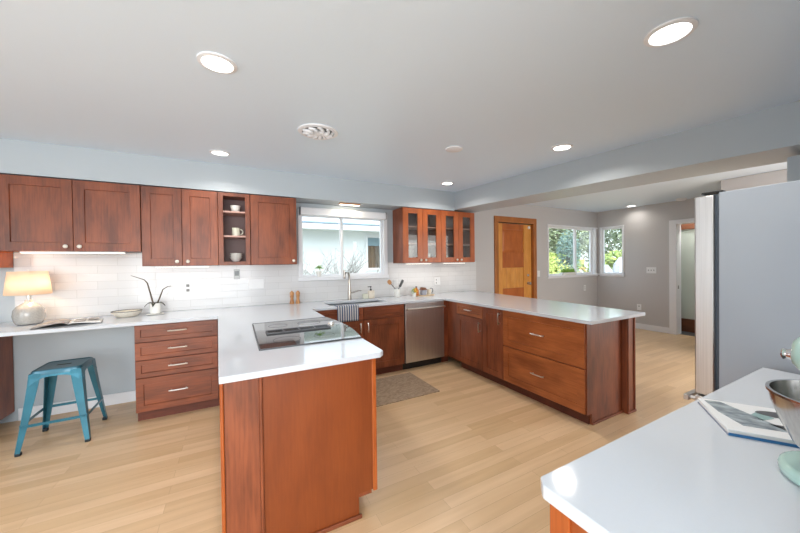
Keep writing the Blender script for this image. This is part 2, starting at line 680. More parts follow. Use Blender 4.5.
wall_with_holes('wall_back', 'y', YW, 0.15, -3.2, 3.43, 0, 2.6, [(0.725, 1.91, 1.205, 2.08)], 'wall')
wall_with_holes('wall_back.001', 'y', YW, 0.15, 3.43, 7.35, 0, 2.6, [(4.15, 5.09, 0.0, 2.11), (5.52, 7.14, 1.09, 2.11)], 'wall_dining')
wall_with_holes('wall_right', 'x', 7.2, 0.15, 1.72, 4.12, 0, 2.6, [(1.84, 2.70, 0.0, 2.06), (3.59, 4.04, 1.09, 2.11)], 'wall_dining')
wall_with_holes('wall_left', 'x', -3.35, 0.15, -2.7, 4.12, 0, 2.6, [(-0.7, 1.9, 0.65, 2.15)], 'wall')
wall_with_holes('wall_rear', 'y', -2.75, 0.15, -3.35, 0.8, 0, 2.6, [(-2.5, 0.5, 0.4, 2.1)], 'wall')
mb = MB()
mb.box(0.66, 2.95, -0.27, -0.12, 0, 2.6)
mb.box(0.66, 0.8, -2.6, -0.27, 0, 2.6)
struct('wall_front', mb, 'wall')
wall_with_holes('wall_front.001', 'y', -0.27, 0.15, 3.7, 5.9, 0, 2.6, [(4.1, 5.7, 0.05, 2.1)], 'wall_dining')
mb = MB()
mb.box(3.10, 3.62, -0.27, 0.60, 0, 2.03)
struct('wall_pier', mb, 'wall')
mb = MB()
mb.box(5.9, 7.2, -0.27, 1.72, 0, 2.47)
struct('wall_dining', mb, 'wall_dining')
# baseboards
def baseboard(name, x0, x1, y0, y1):
    mb = MB()
    mb.box(x0, x1, y0, y1, 0, 0.11)
    struct(name, mb, 'white_trim', bevel=0.004)
baseboard('baseboard_back', -1.78, -0.80, YW - 0.014, YW)
baseboard('baseboard_back.001', 3.70, 4.08, YW - 0.014, YW)
baseboard('baseboard_back.002', 5.17, 7.186, YW - 0.014, YW)
baseboard('baseboard_right', 7.186, 7.2, 2.80, YW - 0.014)
# hall beyond the right-hand opening
mb = MB()
mb.box(7.35, 8.4, 1.2, 3.4, -0.06, -0.002)
struct('floor.001', mb, 'slate')
mb = MB()
mb.box(7.70, 7.85, 1.2, 3.4, 0, 2.47)
struct('wall_hall', mb, 'far_wall')
mb = MB()
mb.box(7.66, 7.70, 1.2, 3.4, 0, 0.245)
mb.box(7.66, 7.70, 1.2, 3.4, 1.97, 2.12)
struct('trim_3', mb, 'wood_brown', 'brown wooden skirting and header in the hall')
mb = MB()
mb.box(7.35, 7.7, 3.3, 3.4, 0, 2.47)
mb.box(7.35, 7.7, 1.2, 1.3, 0, 2.47)
struct('wall_hall.001', mb, 'far_wall')

area('hall_fill_light', (7.5, 2.35, 2.44), (0, 0, 0), 0.2, 0.6, 9, (1, 0.98, 0.94))  # added lamp without a fixture, brightens the dark hall

# backsplash tile (a thin skin on the wall, with the window left open)
mb = MB()
for a, b, c, d in ((-1.783, -0.806, 0.9045, 1.53), (-0.806, 0.63, 0.9045, 1.39), (0.63, 0.70, 0.9045, 1.405), (0.70, 1.96, 0.9045, 1.175), (1.96, 2.05, 0.9045, 1.405), (2.05, 3.64, 0.9045, 1.39), (3.345, 3.64, 1.39, 1.405)):
    mb.box(a, b, YW - 0.010, YW - 0.001, c, d)
struct('trim_4', mb, 'tile', 'white subway tile backsplash above the counter')


def pane_set(name, parent, axis, pos, a0, a1, z0, z1, fw=0.035, depth=0.045):
    """a sash: frame plus its glass as a sub-part"""
    mb = MB()
    def B(p0, p1, q0, q1):
        if axis == 'y':
            mb.box(p0, p1, pos, pos + depth, q0, q1)
        else:
            mb.box(pos, pos + depth, p0, p1, q0, q1)
    B(a0, a0 + fw, z0, z1)
    B(a1 - fw, a1, z0, z1)
    B(a0 + fw, a1 - fw, z0, z0 + fw)
    B(a0 + fw, a1 - fw, z1 - fw, z1)
    s = mb.build(name, 'white_trim', parent, bevel=0.003)
    mb = MB()
    g = pos + depth / 2
    if axis == 'y':
        mb.box(a0 + fw, a1 - fw, g - 0.002, g + 0.002, z0 + fw, z1 - fw)
    else:
        mb.box(g - 0.002, g + 0.002, a0 + fw, a1 - fw, z0 + fw, z1 - fw)
    mb.build('pane', 'glass', s)
    return s


# kitchen window
mb = MB()
mb.box(0.700, 0.735, YW - 0.022, YW + 0.10, 1.215, 2.07)
mb.box(1.90, 1.955, YW - 0.022, YW + 0.10, 1.215, 2.07)
mb.box(0.700, 1.955, YW - 0.022, YW + 0.10, 2.07, 2.10)
mb.box(0.690, 1.965, YW - 0.035, YW + 0.10, 1.178, 1.225)
w1 = struct('window_1', mb, 'white_trim', bevel=0.003)
pane_set('sash', w1, 'y', YW + 0.045, 0.735, 1.31, 1.225, 2.045, 0.030)
pane_set('sash', w1, 'y', YW + 0.02, 1.262, 1.90, 1.225, 2.045, 0.034)
mb = MB()
mb.box(0.735, 0.75, YW + 0.0, YW + 0.10, 1.225, 2.06)
mb.build('window_stop', 'white_trim', w1)
# shade cassette above it
t = thing('window_blind', (1.31, YW - 0.02, 2.01), 'white roller blind box across the top of the window over the sink', 'blind')
mb = MB()
mb.prism([(YW - 0.10, 2.02), (YW - 0.10, 2.105), (YW - 0.085, 2.115), (YW - 0.024, 2.115), (YW - 0.024, 2.02)], 1.90, 'x', 0.722)
mb.build('cassette', 'white_trim', t, bevel=0.004)
for x in (0.715, 1.90):
    mb = MB()
    mb.box(x, x + 0.007, YW - 0.102, YW - 0.024, 2.018, 2.118)
    mb.build('end_cap', 'slot', t)

# dining window (long wall) and the one on the right wall meeting at the corner
mb = MB()
mb.box(5.50, 5.53, YW - 0.02, YW + 0.10, 1.10, 2.10)
mb.box(7.05, 7.13, YW - 0.02, YW + 0.10, 1.10, 2.10)
mb.box(5.50, 7.19, YW - 0.02, YW + 0.10, 2.10, 2.13)
mb.box(5.48, 7.195, YW - 0.05, YW + 0.10, 1.075, 1.10)
mb.box(5.50, 7.19, YW - 0.02, YW - 0.001, 1.045, 1.075)
w2 = struct('window_2', mb, 'white_trim', bevel=0.003)
pane_set('sash', w2, 'y', YW + 0.05, 5.53, 6.52, 1.10, 2.10, 0.03)
pane_set('sash', w2, 'y', YW + 0.03, 6.44, 7.05, 1.10, 2.10, 0.04)
mb = MB()
mb.box(7.18, 7.30, 3.57, 3.60, 1.10, 2.10)
mb.box(7.18, 7.30, 4.03, 4.06, 1.10, 2.10)
mb.box(7.18, 7.30, 3.57, 4.06, 2.10, 2.13)
mb.box(7.15, 7.30, 3.56, 4.06, 1.075, 1.10)
mb.box(7.18, 7.199, 3.57, 4.06, 1.045, 1.075)
w3 = struct('window_3', mb, 'white_trim', bevel=0.003)
pane_set('sash', w3, 'x', 7.23, 3.60, 4.03, 1.10, 2.10, 0.03)
# unseen windows added behind and beside the viewer to let in fill light
for nm, ax, ps, a0, a1, z0, z1 in (('fill_window_4', 'y', -2.70, -2.5, 0.5, 0.4, 2.1), ('fill_window_5', 'x', -3.30, -0.7, 1.9, 0.65, 2.15), ('fill_window_6', 'y', -0.22, 4.1, 5.7, 0.05, 2.1)):
    mb = MB()
    mid = (a0 + a1) / 2
    for p0, p1, q0, q1 in ((a0, a0 + 0.05, z0, z1), (a1 - 0.05, a1, z0, z1), (mid - 0.03, mid + 0.03, z0 + 0.05, z1 - 0.05), (a0 + 0.05, a1 - 0.05, z0, z0 + 0.05), (a0 + 0.05, a1 - 0.05, z1 - 0.05, z1)):
        if ax == 'y':
            mb.box(p0, p1, ps, ps + 0.06, q0, q1)
        else:
            mb.box(ps, ps + 0.06, p0, p1, q0, q1)
    struct(nm, mb, 'white_trim')

# orange fir door with casing
mb = MB()
mb.box(4.07, 4.16, YW - 0.022, YW + 0.09, 0, 2.20)
mb.box(5.08, 5.165, YW - 0.022, YW + 0.09, 0, 2.20)
mb.box(4.07, 5.165, YW - 0.024, YW + 0.09, 2.11, 2.215)
d1 = struct('door_1', mb, 'door_mid', bevel=0.003)
yd = YW + 0.035
mb = MB()
mb.box(4.165, 4.31, yd, yd + 0.04, 0.01, 2.10)
mb.box(4.87, 5.075, yd, yd + 0.04, 0.01, 2.10)
mb.build('stile', 'door_light', d1, bevel=0.002)
mb = MB()
mb.box(4.31, 4.87, yd + 0.001, yd + 0.04, 1.99, 2.10)
mb.box(4.31, 4.87, yd + 0.001, yd + 0.04, 1.28, 1.56)
mb.box(4.31, 4.87, yd + 0.001, yd + 0.04, 0.01, 0.90)
mb.build('rail', 'door_dark', d1, bevel=0.002)
mb = MB()
mb.box(4.31, 4.87, yd + 0.018, yd + 0.036, 1.56, 1.99)
mb.hexa([(4.36, yd + 0.006, 1.61), (4.82, yd + 0.006, 1.61), (4.87, yd + 0.018, 1.56), (4.31, yd + 0.018, 1.56), (4.36, yd + 0.006, 1.94), (4.82, yd + 0.006, 1.94), (4.87, yd + 0.018, 1.99), (4.31, yd + 0.018, 1.99)])
mb.build('raised_panel', 'door_dark', d1)
mb = MB()
for k in range(5):
    a = 4.31 + k * 0.112
    mb.box(a + 0.004, a + 0.108, yd + 0.012, yd + 0.034, 0.90, 1.28)
mb.build('board_panel', 'door_light', d1, bevel=0.004)
for z, nm, r in ((0.97, 'door_knob', 0.030), (1.125, 'deadbolt', 0.024)):
    mb = MB()
    mb.lathe([(0.030, 0.0), (0.030, -0.008), (0.012, -0.012), (0.012, -0.035), (r, -0.045), (r, -0.060), (0.0, -0.068)] if nm == 'door_knob' else [(r + 0.004, 0), (r + 0.004, -0.010), (r - 0.006, -0.022), (0, -0.024)], (4.975, yd, z), 20, 'y')
    mb.build(nm, 'chrome', d1, smooth=True)
tg = MB().lathe([(0.030, 0), (0.030, -0.012), (0.022, -0.020), (0, -0.022)], (5.01, yd - 0.001, 2.045), 20, 'y').build('door_sensor', 'plate_w', smooth=True)
tag(tg, 'small round white sensor at the upper corner of the orange door', 'sensor')

# white casing of the opening in the right wall
mb = MB()
mb.box(7.178, 7.37, 2.69, 2.80, 0, 2.05)
mb.box(7.178, 7.37, 1.76, 1.85, 0, 2.05)
mb.box(7.178, 7.37, 1.76, 2.80, 2.05, 2.125)
d2 = struct('door_2', mb, 'white_trim', bevel=0.003)
mb = MB().box(7.24, 7.262, 2.684, 2.69, 0.85, 0.91)
mb.build('strike_plate', 'slot', d2)


# ------------------------------------------------------------------ ceiling fixtures
def downlight(x, y, label, zc=None, power=4.5, r=0.085):
    z = cz(y) if zc is None else zc
    t = thing('recessed_light', (x, y, z), label, 'ceiling light', 'recessed ceiling lights')
    tilt = 0.043 if zc is None and y > 0.35 else 0.0
    mb = MB()
    mb.lathe([(r, 0.004), (r, -0.006), (r * 0.80, -0.010), (r * 0.72, 0.004)], (0, 0, 0), 40)
    a = mb.build('trim_ring', 'white_trim', t, local=True, smooth=True)
    mb = MB()
    mb.lathe([(r * 0.73, 0.0), (r * 0.73, -0.005), (0, -0.007)], (0, 0, 0), 40)
    b = mb.build('lens', 'light', t, local=True)
    t.rotation_euler = (math.atan(tilt), 0, 0)
    area('downlight_beam', (x, y, z - 0.03), (0, 0, 0), 0.13, 0.13, power, (1.0, 0.95, 0.88), 'DISK', 150)
    return t


downlight(-0.066, 1.745, 'large round recessed ceiling light in the upper left, above the cooktop peninsula')
downlight(1.588, 0.614, 'large round recessed ceiling light at the upper right of the photo')
downlight(-0.12, 3.34, 'recessed ceiling light close to the soffit, left of the open shelves')
downlight(2.49, 1.714, 'recessed ceiling light right of centre, near the dropped beam')
downlight(2.48, 3.34, 'small recessed ceiling light near the corner of soffit and beam')
downlight(6.98, 3.33, 'recessed light in the dining room ceiling beyond the beam', 2.475, 1.2, 0.09)
# round ceiling diffuser
t = thing('ceiling_vent', (0.565, 2.38, cz(2.38)), 'round white ornate ceiling vent with curled louvres above the cooktop', 'vent')
t.rotation_euler = (math.atan(0.043), 0, 0)
MB().lathe([(0.148, 0.002), (0.148, -0.008), (0.135, -0.013), (0.118, -0.013), (0.112, -0.002), (0.112, 0.002)], n=48).build('outer_ring', 'white_trim', t, local=True, smooth=True)
MB().lathe([(0.112, -0.001), (0.0, -0.0015)], n=32, cap=False).build('backing', 'slot', t, local=True)
mb = MB()
for k in range(10):
    a0 = 2 * math.pi * k / 10
    pts = []
    for s in range(9):
        q = s / 8
        rr = 0.03 + 0.082 * q
        aa = a0 + 0.55 * math.sin(q * 3.0)
        pts.append((rr * math.cos(aa), rr * math.sin(aa), -0.012 - 0.012 * math.sin(q * 3.1)))
    mb.tube(pts, [0.014 - 0.004 * abs(s - 4) / 4 for s in range(9)], 8)
mb.build('louvre', 'white_trim', t, local=True, smooth=True)
MB().lathe([(0.034, -0.004), (0.034, -0.020), (0.020, -0.028), (0, -0.030)], n=24).build('hub', 'white_trim', t, local=True, smooth=True)
o = MB().lathe([(0.075, 0.0), (0.075, -0.008), (0.068, -0.012), (0, -0.012)], (0, 0, 0), 32).build('ceiling_cover', 'white_trim', smooth=True)
o.location = (1.71, 2.2, cz(2.2))
o.rotation_euler = (math.atan(0.043), 0, 0)
tag(o, 'flat round white cover plate on the kitchen ceiling', 'cover plate')
o = MB().lathe([(0.075, 0.0), (0.075, -0.018), (0.060, -0.034), (0, -0.036)], (7.0, 2.55, 2.475), 28).build('smoke_detector', 'white_trim', smooth=True)
tag(o, 'small smoke detector on dining ceiling, above the white-cased doorway', 'smoke detector')

# ------------------------------------------------------------------ countertop
def counter_mesh():
    bm = bmesh.new()
    def face(pts):
        bm.faces.new([bm.verts.new((x, y, 0.903)) for x, y in pts])
    def cell(x0, x1, y0, y1):
        face([(x0, y0), (x1, y0), (x1, y1), (x0, y1)])
    Y0, S0, S1, YB = 3.465, 3.60, 3.94, 4.108
    def skew(x, y):
        return x
    for a, b in ((Y0, S0), (S0, S1), (S1, YB)):
        cell(-2.6, -0.168, a, b)
        cell(-0.168, 0.69, a, b)
        cell(0.69, 0.72, a, b)
        cell(0.72, 0.96, a, b)
        if a != S0:
            cell(0.96, 1.71, a, b)
        cell(1.71, 2.515, a, b)
        xe = lambda y: 3.36 + (y - 1.49) / 2.618 * 0.24
        face([(2.515, a), (xe(a), a), (xe(b), b), (2.515, b)])
    face([(2.515, 1.49), (3.36, 1.49), (xe(Y0), Y0), (2.515, Y0)])
    face([(-0.079, 1.585), (0.69, 1.585), (0.69, Y0), (-0.168, Y0)])
    cell(0.69, 0.72, 1.585, Y0)
    face([(-0.077, 1.555), (0.69, 1.555), (0.69, 1.585), (-0.079, 1.585)])
    face([(0.69, 1.555), (0.72, 1.585), (0.69, 1.585)])
    bmesh.ops.remove_doubles(bm, verts=bm.verts, dist=1e-4)
    r = bmesh.ops.extrude_face_region(bm, geom=list(bm.faces))
    vs = [g for g in r['geom'] if isinstance(g, bmesh.types.BMVert)]
    bmesh.ops.translate(bm, verts=vs, vec=(0, 0, -0.030))
    return bm


mb = MB()
mb.bm.free()
mb.bm = counter_mesh()
o = mb.build('countertop', 'quartz', bevel=0.003)
tag(o, 'continuous white quartz worktop over desk, cooktop peninsula, sink run and long peninsula', 'countertop')

# ------------------------------------------------------------------ cabinet pieces
def shaker(T, u0, u1, v0, v1, fw=0.062, th=0.020, rec=0.009):
    mb = MB()
    mb.T = T
    g = 0.0015
    u0 += g; u1 -= g; v0 += g; v1 -= g
    def ring(du, w):
        return [mb.v((u0 + du, v0 + du, w)), mb.v((u1 - du, v0 + du, w)), mb.v((u1 - du, v1 - du, w)), mb.v((u0 + du, v1 - du, w))]
    rs = [ring(0, 0.0), ring(0, th - 0.002), ring(0.002, th), ring(fw, th), ring(fw + 0.003, th - rec), ]
    for a, b in zip(rs, rs[1:]):
        for i in range(4):
            mb.bm.faces.new((a[i], a[(i + 1) % 4], b[(i + 1) % 4], b[i]))
    mb.bm.faces.new(rs[0][::-1])
    mb.bm.faces.new(rs[-1])
    return mb


def frame_only(T, u0, u1, v0, v1, fw=0.055, th=0.020, rail=None, open_l=None):
    mb = MB()
    mb.T = T
    g = 0.0015
    u0 += g; u1 -= g; v0 += g; v1 -= g
    mb.box(u0, u0 + fw, v0, v1, 0, th)
    mb.box(u1 - fw, u1, v0, v1, 0, th)
    r = rail or fw
    mb.box(u0 + fw, u1 - fw, v0, v0 + r, 0, th)
    mb.box(u0 + fw, u1 - fw, v1 - r, v1, 0, th)
    return mb


def pull(T, uc, vc, parent, length=0.13, vertical=False, th=0.020):
    mb = MB()
    mb.T = T
    h = length / 2
    def P(s, w):
        return (uc, vc + s, w) if vertical else (uc + s, vc, w)
    mb.tube([P(-h * 0.78, th - 0.002), P(-h * 0.78, th + 0.026)], 0.0045, 8)
    mb.tube([P(h * 0.78, th - 0.002), P(h * 0.78, th + 0.026)], 0.0045, 8)
    mb.tube([P(-h, th + 0.024), P(-h * 0.6, th + 0.029), P(0, th + 0.031), P(h * 0.6, th + 0.029), P(h, th + 0.024)], [0.0055, 0.0065, 0.0065, 0.0065, 0.0055], 8)
    return mb.build('handle', 'nickel', parent, smooth=True)


def knob(T, u, v, parent, th=0.020):
    mb = MB()
    mb.T = T
    mb.lathe([(0.008, th - 0.002), (0.006, th + 0.008), (0.009, th + 0.013), (0.0165, th + 0.018), (0.0165, th + 0.023), (0.010, th + 0.028), (0, th + 0.029)], (u, v, 0), 20)
    return mb.build('knob', 'knob', parent, smooth=True)


G_WALL = 'cherry wall cabinets under the soffit'
FW = 3.81     # carcass front of wall cabinets, door faces at 3.79


def wall_carcass(t, x0, x1, z0, z1, m='cherry'):
    return MB().box(x0, x1, FW, YW - 0.012, z0, z1).build('carcass', m, t, bevel=0.001)


# short two-door cabinet over the desk
t = thing('wall_cabinet', (-1.315, 3.95, 1.53), 'short cherry wall cabinet with two doors above the desk lamp and desk', 'cabinet')
wall_carcass(t, -1.780, -0.808, 1.535, 2.17)
MB().box(-1.780, -1.742, 3.792, 3.8098, 1.535, 2.168).build('filler_strip', 'cherry', t)
for a, b, kx in ((-1.740, -1.280, -1.325), (-1.280, -0.808, -1.235)):
    d = shaker(FY(FW), a, b, 1.532, 2.168, 0.075).build('door', 'cherry', t)
    knob(FY(FW), kx, 1.575, d)
# tall two-door
t = thing('wall_cabinet', (-0.485, 3.95, 1.39), 'tall cherry wall cabinet with two doors left of the open shelves', 'cabinet')
wall_carcass(t, -0.804, -0.168, 1.392, 2.17)
for a, b, kx in ((-0.804, -0.482, -0.525), (-0.482, -0.168, -0.435)):
    d = shaker(FY(FW), a, b, 1.392, 2.168, 0.068).build('door', 'cherry', t)
    knob(FY(FW), kx, 1.435, d)
# open shelf unit
t = thing('open_shelf_cabinet', (-0.01, 3.95, 1.39), 'narrow open-fronted cherry wall cabinet with three shelves of white crockery', 'cabinet')
mb = MB()
x0, x1 = -0.166, 0.138
mb.box(x0, x0 + 0.018, FW, YW - 0.012, 1.392, 2.17)
mb.box(x1 - 0.018, x1, FW, YW - 0.012, 1.392, 2.17)
mb.box(x0 + 0.018, x1 - 0.018, FW, YW - 0.012, 2.15, 2.17)
mb.box(x0 + 0.018, x1 - 0.018, FW, YW - 0.012, 1.392, 1.428)
mb.build('carcass', 'cherry', t)
MB().box(x0 + 0.018, x1 - 0.018, YW - 0.022, YW - 0.012, 1.428, 2.15).build('back_panel', 'cab_inside_grey', t)
frame_only(FY(FW), x0, x1, 1.392, 2.168, 0.045, 0.02, 0.036).build('face_frame', 'cherry', t, bevel=0.001)
for z in (1.695, 1.958):
    MB().box(x0 + 0.019, x1 - 0.019, FW - 0.002, YW - 0.023, z, z + 0.018).build('shelf', 'shelf_edge', t)
# single door
t = thing('wall_cabinet', (0.385, 3.95, 1.39), 'single-door cherry wall cabinet between the open shelves and the window', 'cabinet')
wall_carcass(t, 0.142, 0.630, 1.392, 2.17)
d = shaker(FY(FW), 0.142, 0.630, 1.392, 2.168, 0.075).build('door', 'cherry', t)
knob(FY(FW), 0.590, 1.435, d)
# deep one at the left frame edge
t = thing('wall_cabinet', (-2.2, 3.9, 1.39), 'cherry wall cabinet at the left frame edge, its side tinted orange with lamp glow', 'cabinet')
wall_carcass(t, -2.6, -1.785, 1.395, 2.17, 'cherry_orange')  # orange wood puts the lamp's glow into the side's colour
for a, b in ((-2.6, -2.215), (-2.215, -1.785)):
    d = shaker(FY(FW), a, b, 1.395, 2.168, 0.068).build('door', 'cherry', t)
    knob(FY(FW), -2.26 if a < -2.3 else -2.17, 1.435, d)


def glass_cabinet(x0, x1, label):
    t = thing('glass_cabinet', ((x0 + x1) / 2, 3.95, 1.39), label, 'cabinet', 'glass-fronted wall cabinets')
    mb = MB()
    mb.box(x0, x0 + 0.018, FW, YW - 0.012, 1.392, 2.17)
    mb.box(x1 - 0.018, x1, FW, YW - 0.012, 1.392, 2.17)
    mb.box(x0 + 0.018, x1 - 0.018, FW, YW - 0.012, 2.15, 2.17)
    mb.box(x0 + 0.018, x1 - 0.018, FW, YW - 0.012, 1.392, 1.41)
    mb.build('carcass', 'cherry', t)
    MB().box(x0 + 0.018, x1 - 0.018, YW - 0.022, YW - 0.012, 1.41, 2.15).build('back_panel', 'cab_inside_grey', t)
    for z in (1.66, 1.90):
        MB().box(x0 + 0.019, x1 - 0.019, FW + 0.02, YW - 0.023, z, z + 0.018).build('shelf', 'shelf_edge', t)
    mid = (x0 + x1) / 2
    for a, b, kx in ((x0, mid, mid - 0.04), (mid, x1, mid + 0.04)):
        d = frame_only(FY(FW), a, b, 1.392, 2.168, 0.083, 0.02, 0.075).build('door', 'cherry_orange', t, bevel=0.0015)
        mb = MB()
        mb.box(a + 0.084, b - 0.084, FW - 0.012, FW - 0.008, 1.468, 2.092)
        mb.build('pane', 'cab_glass', d)
        knob(FY(FW), kx, 1.432, d)


glass_cabinet(2.050, 2.692, 'glass-fronted cherry wall cabinet beside the window, bowls behind its left door')
glass_cabinet(2.694, 3.335, 'glass-fronted cherry wall cabinet farther from the window, at the beam end')


# LED bars under the wall cabinets
def led(x0, x1, z, label, power):
    t = thing('undercabinet_light', ((x0 + x1) / 2, 3.90, z), label, 'light', 'slim light bars under the wall cabinets')
    MB().box(x0, x1, 3.885, 3.915, z - 0.012, z).build('housing', 'white_trim', t)
    MB().box(x0 + 0.005, x1 - 0.005, 3.889, 3.911, z - 0.0145, z - 0.012).build('diffuser', 'led', t)
    area('light_bar_beam', ((x0 + x1) / 2, 3.90, z - 0.02), (R(-12), 0, 0), x1 - x0, 0.02, power, (1.0, 0.93, 0.82))


led(-1.65, -0.95, 1.534, 'slim light bar under the short cabinet above the desk', 0.8)
led(-0.72, -0.26, 1.391, 'slim light bar under the tall two-door cabinet above the orchid', 0.5)
led(2.15, 2.58, 1.391, 'slim light bar under the glass cabinet beside the window', 0.6)
led(2.80, 3.22, 1.391, 'slim light bar under the glass cabinet at the beam end', 0.55)
t = thing('soffit_light', (1.32, 3.90, 2.178), 'small lit fixture under the soffit above the sink window', 'light')
MB().box(1.18, 1.46, 3.87, 3.93, 2.160, 2.178).build('housing', 'wood_small', t, bevel=0.003)
MB().box(1.19, 1.45, 3.88, 3.92, 2.155, 2.160).build('diffuser', 'led', t)
area('soffit_beam', (1.32, 3.93, 2.15), (R(15), 0, 0), 0.25, 0.04, 1.2, (1.0, 0.88, 0.68))

# ------------------------------------------------------------------ base cabinets
FB = 3.505     # carcass front; door faces at 3.485
HT = 0.872


def base_carcass(t, x0, x1, toe=True, m='cherry', yb=YW - 0.014):
    mb = MB()
    mb.box(x0, x1, FB, yb, 0.095, HT)
    o = mb.build('carcass', m, t)
    mb = MB()
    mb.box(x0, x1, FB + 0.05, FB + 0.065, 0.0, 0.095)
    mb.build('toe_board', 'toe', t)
    return o


t = thing('drawer_cabinet', (-0.49, 3.8, 0), 'four-drawer cherry base cabinet right of the blue stool, under the orchid', 'cabinet')
base_carcass(t, -0.806, -0.172)
for z0, z1 in ((0.098, 0.398), (0.401, 0.555), (0.558, 0.714), (0.717, 0.869)):
    d = shaker(FY(FB), -0.804, -0.176, z0, z1, 0.055 if z1 - z0 > 0.2 else 0.040).build('drawer', 'cherry_h', t)
    pull(FY(FB), -0.49, (z0 + z1) / 2 + 0.012, d, 0.145)
# left cabinet whose side closes the knee space
t = thing('base_cabinet', (-2.2, 3.8, 0), 'dark cherry base cabinet at the left frame edge, closing off the desk space', 'cabinet')
base_carcass(t, -2.6, -1.80)
for a, b in ((-2.598, -2.2), (-2.2, -1.802)):
    d = shaker(FY(FB), a, b, 0.098, 0.872).build('door', 'cherry', t)
    pull(FY(FB), -2.23 if a < -2.4 else -2.17, 0.76, d, 0.13, True)

# cooktop peninsula: body with a kick notch, panels on the end facing the viewer
t = thing('island_cabinet', (0.3, 2.5, 0), 'large orange-brown cherry cabinet under the cooktop, plain back panel facing the viewer', 'cabinet')
mb = MB()
mb.box(-0.060, 0.655, 1.622, 3.45, 0.095, HT)
mb.box(-0.060, 0.575, 1.622, 3.45, 0.0, 0.095)
mb.build('carcass', 'cherry', t)
mb = MB()
mb.prism([(0.10, 0.0), (0.572, 0.0), (0.572, 0.130), (0.655, 0.130), (0.655, HT), (0.10, HT)], 1.603, 'y', 1.621)
mb.build('back_panel', 'island_panel', t)
mb = MB().box(0.10, 0.585, 1.590, 1.6028, 0.0, 0.022)
mb.build('shoe_moulding', 'cherry_h', t, bevel=0.004)
mb = MB().box(0.656, 0.682, 1.598, 1.640, 0.118, HT)
mb.build('corner_trim', 'cherry_orange', t, bevel=0.005)
mb = MB()
mb.box(-0.077, -0.061, 1.588, 1.640, 0.0, HT)
mb.build('corner_trim', 'cherry_orange', t, bevel=0.005)
mb = MB().box(-0.060, 0.082, 1.600, 1.6205, 0.0, HT)
mb.build('filler_panel', 'cherry', t)
mb = MB()
mb.box(0.083, 0.099, 1.590, 1.6205, 0.0, HT)
mb.build('bead_trim', 'cherry', t, bevel=0.006)
for a, b in ((1.66, 2.30), (2.30, 2.90), (2.90, 3.42)):
    d = shaker(FXP(0.656), a, b, 0.098, 0.872).build('door', 'cherry', t)
    mbp = MB()
    mbp.T = FXP(0.656)
    mbp.tube([(b - 0.05, 0.68, 0.02), (b - 0.05, 0.68, 0.046), (b - 0.05, 0.80, 0.046), (b - 0.05, 0.80, 0.02)], 0.005, 8)
    mbp.build('handle', 'nickel', d, smooth=True)

# sink base
t = thing('sink_cabinet', (1.3, 3.8, 0), 'cherry sink base cabinet with two false drawers over two doors, towel hanging on it', 'cabinet')
mb = MB()
mb.box(0.730, 1.890, FB, FB + 0.018, 0.095, HT)
mb.box(0.730, 0.748, FB + 0.018, YW - 0.014, 0.095, HT)
mb.box(1.872, 1.890, FB + 0.018, YW - 0.014, 0.095, HT)
mb.box(0.748, 1.872, FB + 0.018, YW - 0.014, 0.095, 0.115)
mb.build('carcass', 'cherry', t)
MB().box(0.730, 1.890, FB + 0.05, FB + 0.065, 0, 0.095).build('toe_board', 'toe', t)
for a, b in ((0.780, 1.333), (1.337, 1.886)):
    shaker(FY(FB), a, b, 0.720, 0.868, 0.040).build('drawer', 'cherry_h', t)
    d = shaker(FY(FB), a, b, 0.100, 0.715, 0.075).build('door', 'cherry', t)
    pull(FY(FB), 1.290 if a < 1 else 1.385, 0.625, d, 0.115, True)

# dishwasher
t = thing('dishwasher', (2.215, 3.8, 0), 'stainless steel dishwasher with a long bar handle under the worktop', 'dishwasher')
mb = MB()
mb.box(1.895, 2.500, FB + 0.01, YW - 0.02, 0.10, 0.872)
mb.build('tub', 'black', t)
mb = MB()
mb.box(1.897, 2.498, 3.474, 3.514, 0.105, 0.868)
d = mb.build('door', 'steel', t, bevel=0.004)
mb = MB()
mb.tube([(1.925, 3.476, 0.800), (1.925, 3.440, 0.800)], 0.008, 10)
mb.tube([(2.470, 3.476, 0.800), (2.470, 3.440, 0.800)], 0.008, 10)
mb.tube([(1.905, 3.437, 0.800), (2.490, 3.437, 0.800)], 0.012, 14)
mb.build('handle', 'nickel', d, smooth=True)
MB().box(1.897, 2.498, FB + 0.05, FB + 0.065, 0, 0.095).build('kick_plate', 'black', t)

# long peninsula
XF = 2.575     # carcass front, door faces at 2.555
t = thing('corner_cabinet', (2.56, 3.6, 0), 'narrow cherry filler panel in the corner right of the dishwasher', 'cabinet')
mb = MB()
mb.box(2.503, 2.573, 3.487, 3.52, 0.095, HT)
mb.build('front_panel', 'cherry', t)
mb = MB()
mb.box(2.5745, 2.60, 3.275, 3.52, 0.095, HT)
mb.build('side_panel', 'cherry', t)
MB().box(2.505, 2.62, 3.555, 3.57, 0, 0.095).build('toe_board', 'toe', t)


def pen_unit(label, y0, y1, name='base_cabinet'):
    t = thing(name, (2.85, (y0 + y1) / 2, 0), label, 'cabinet')
    MB().box(XF, 3.098, y0 + 0.001, y1 - 0.001, 0.095, HT).build('carcass', 'cherry', t)
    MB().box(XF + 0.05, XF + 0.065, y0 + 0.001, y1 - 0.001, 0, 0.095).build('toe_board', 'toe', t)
    return t


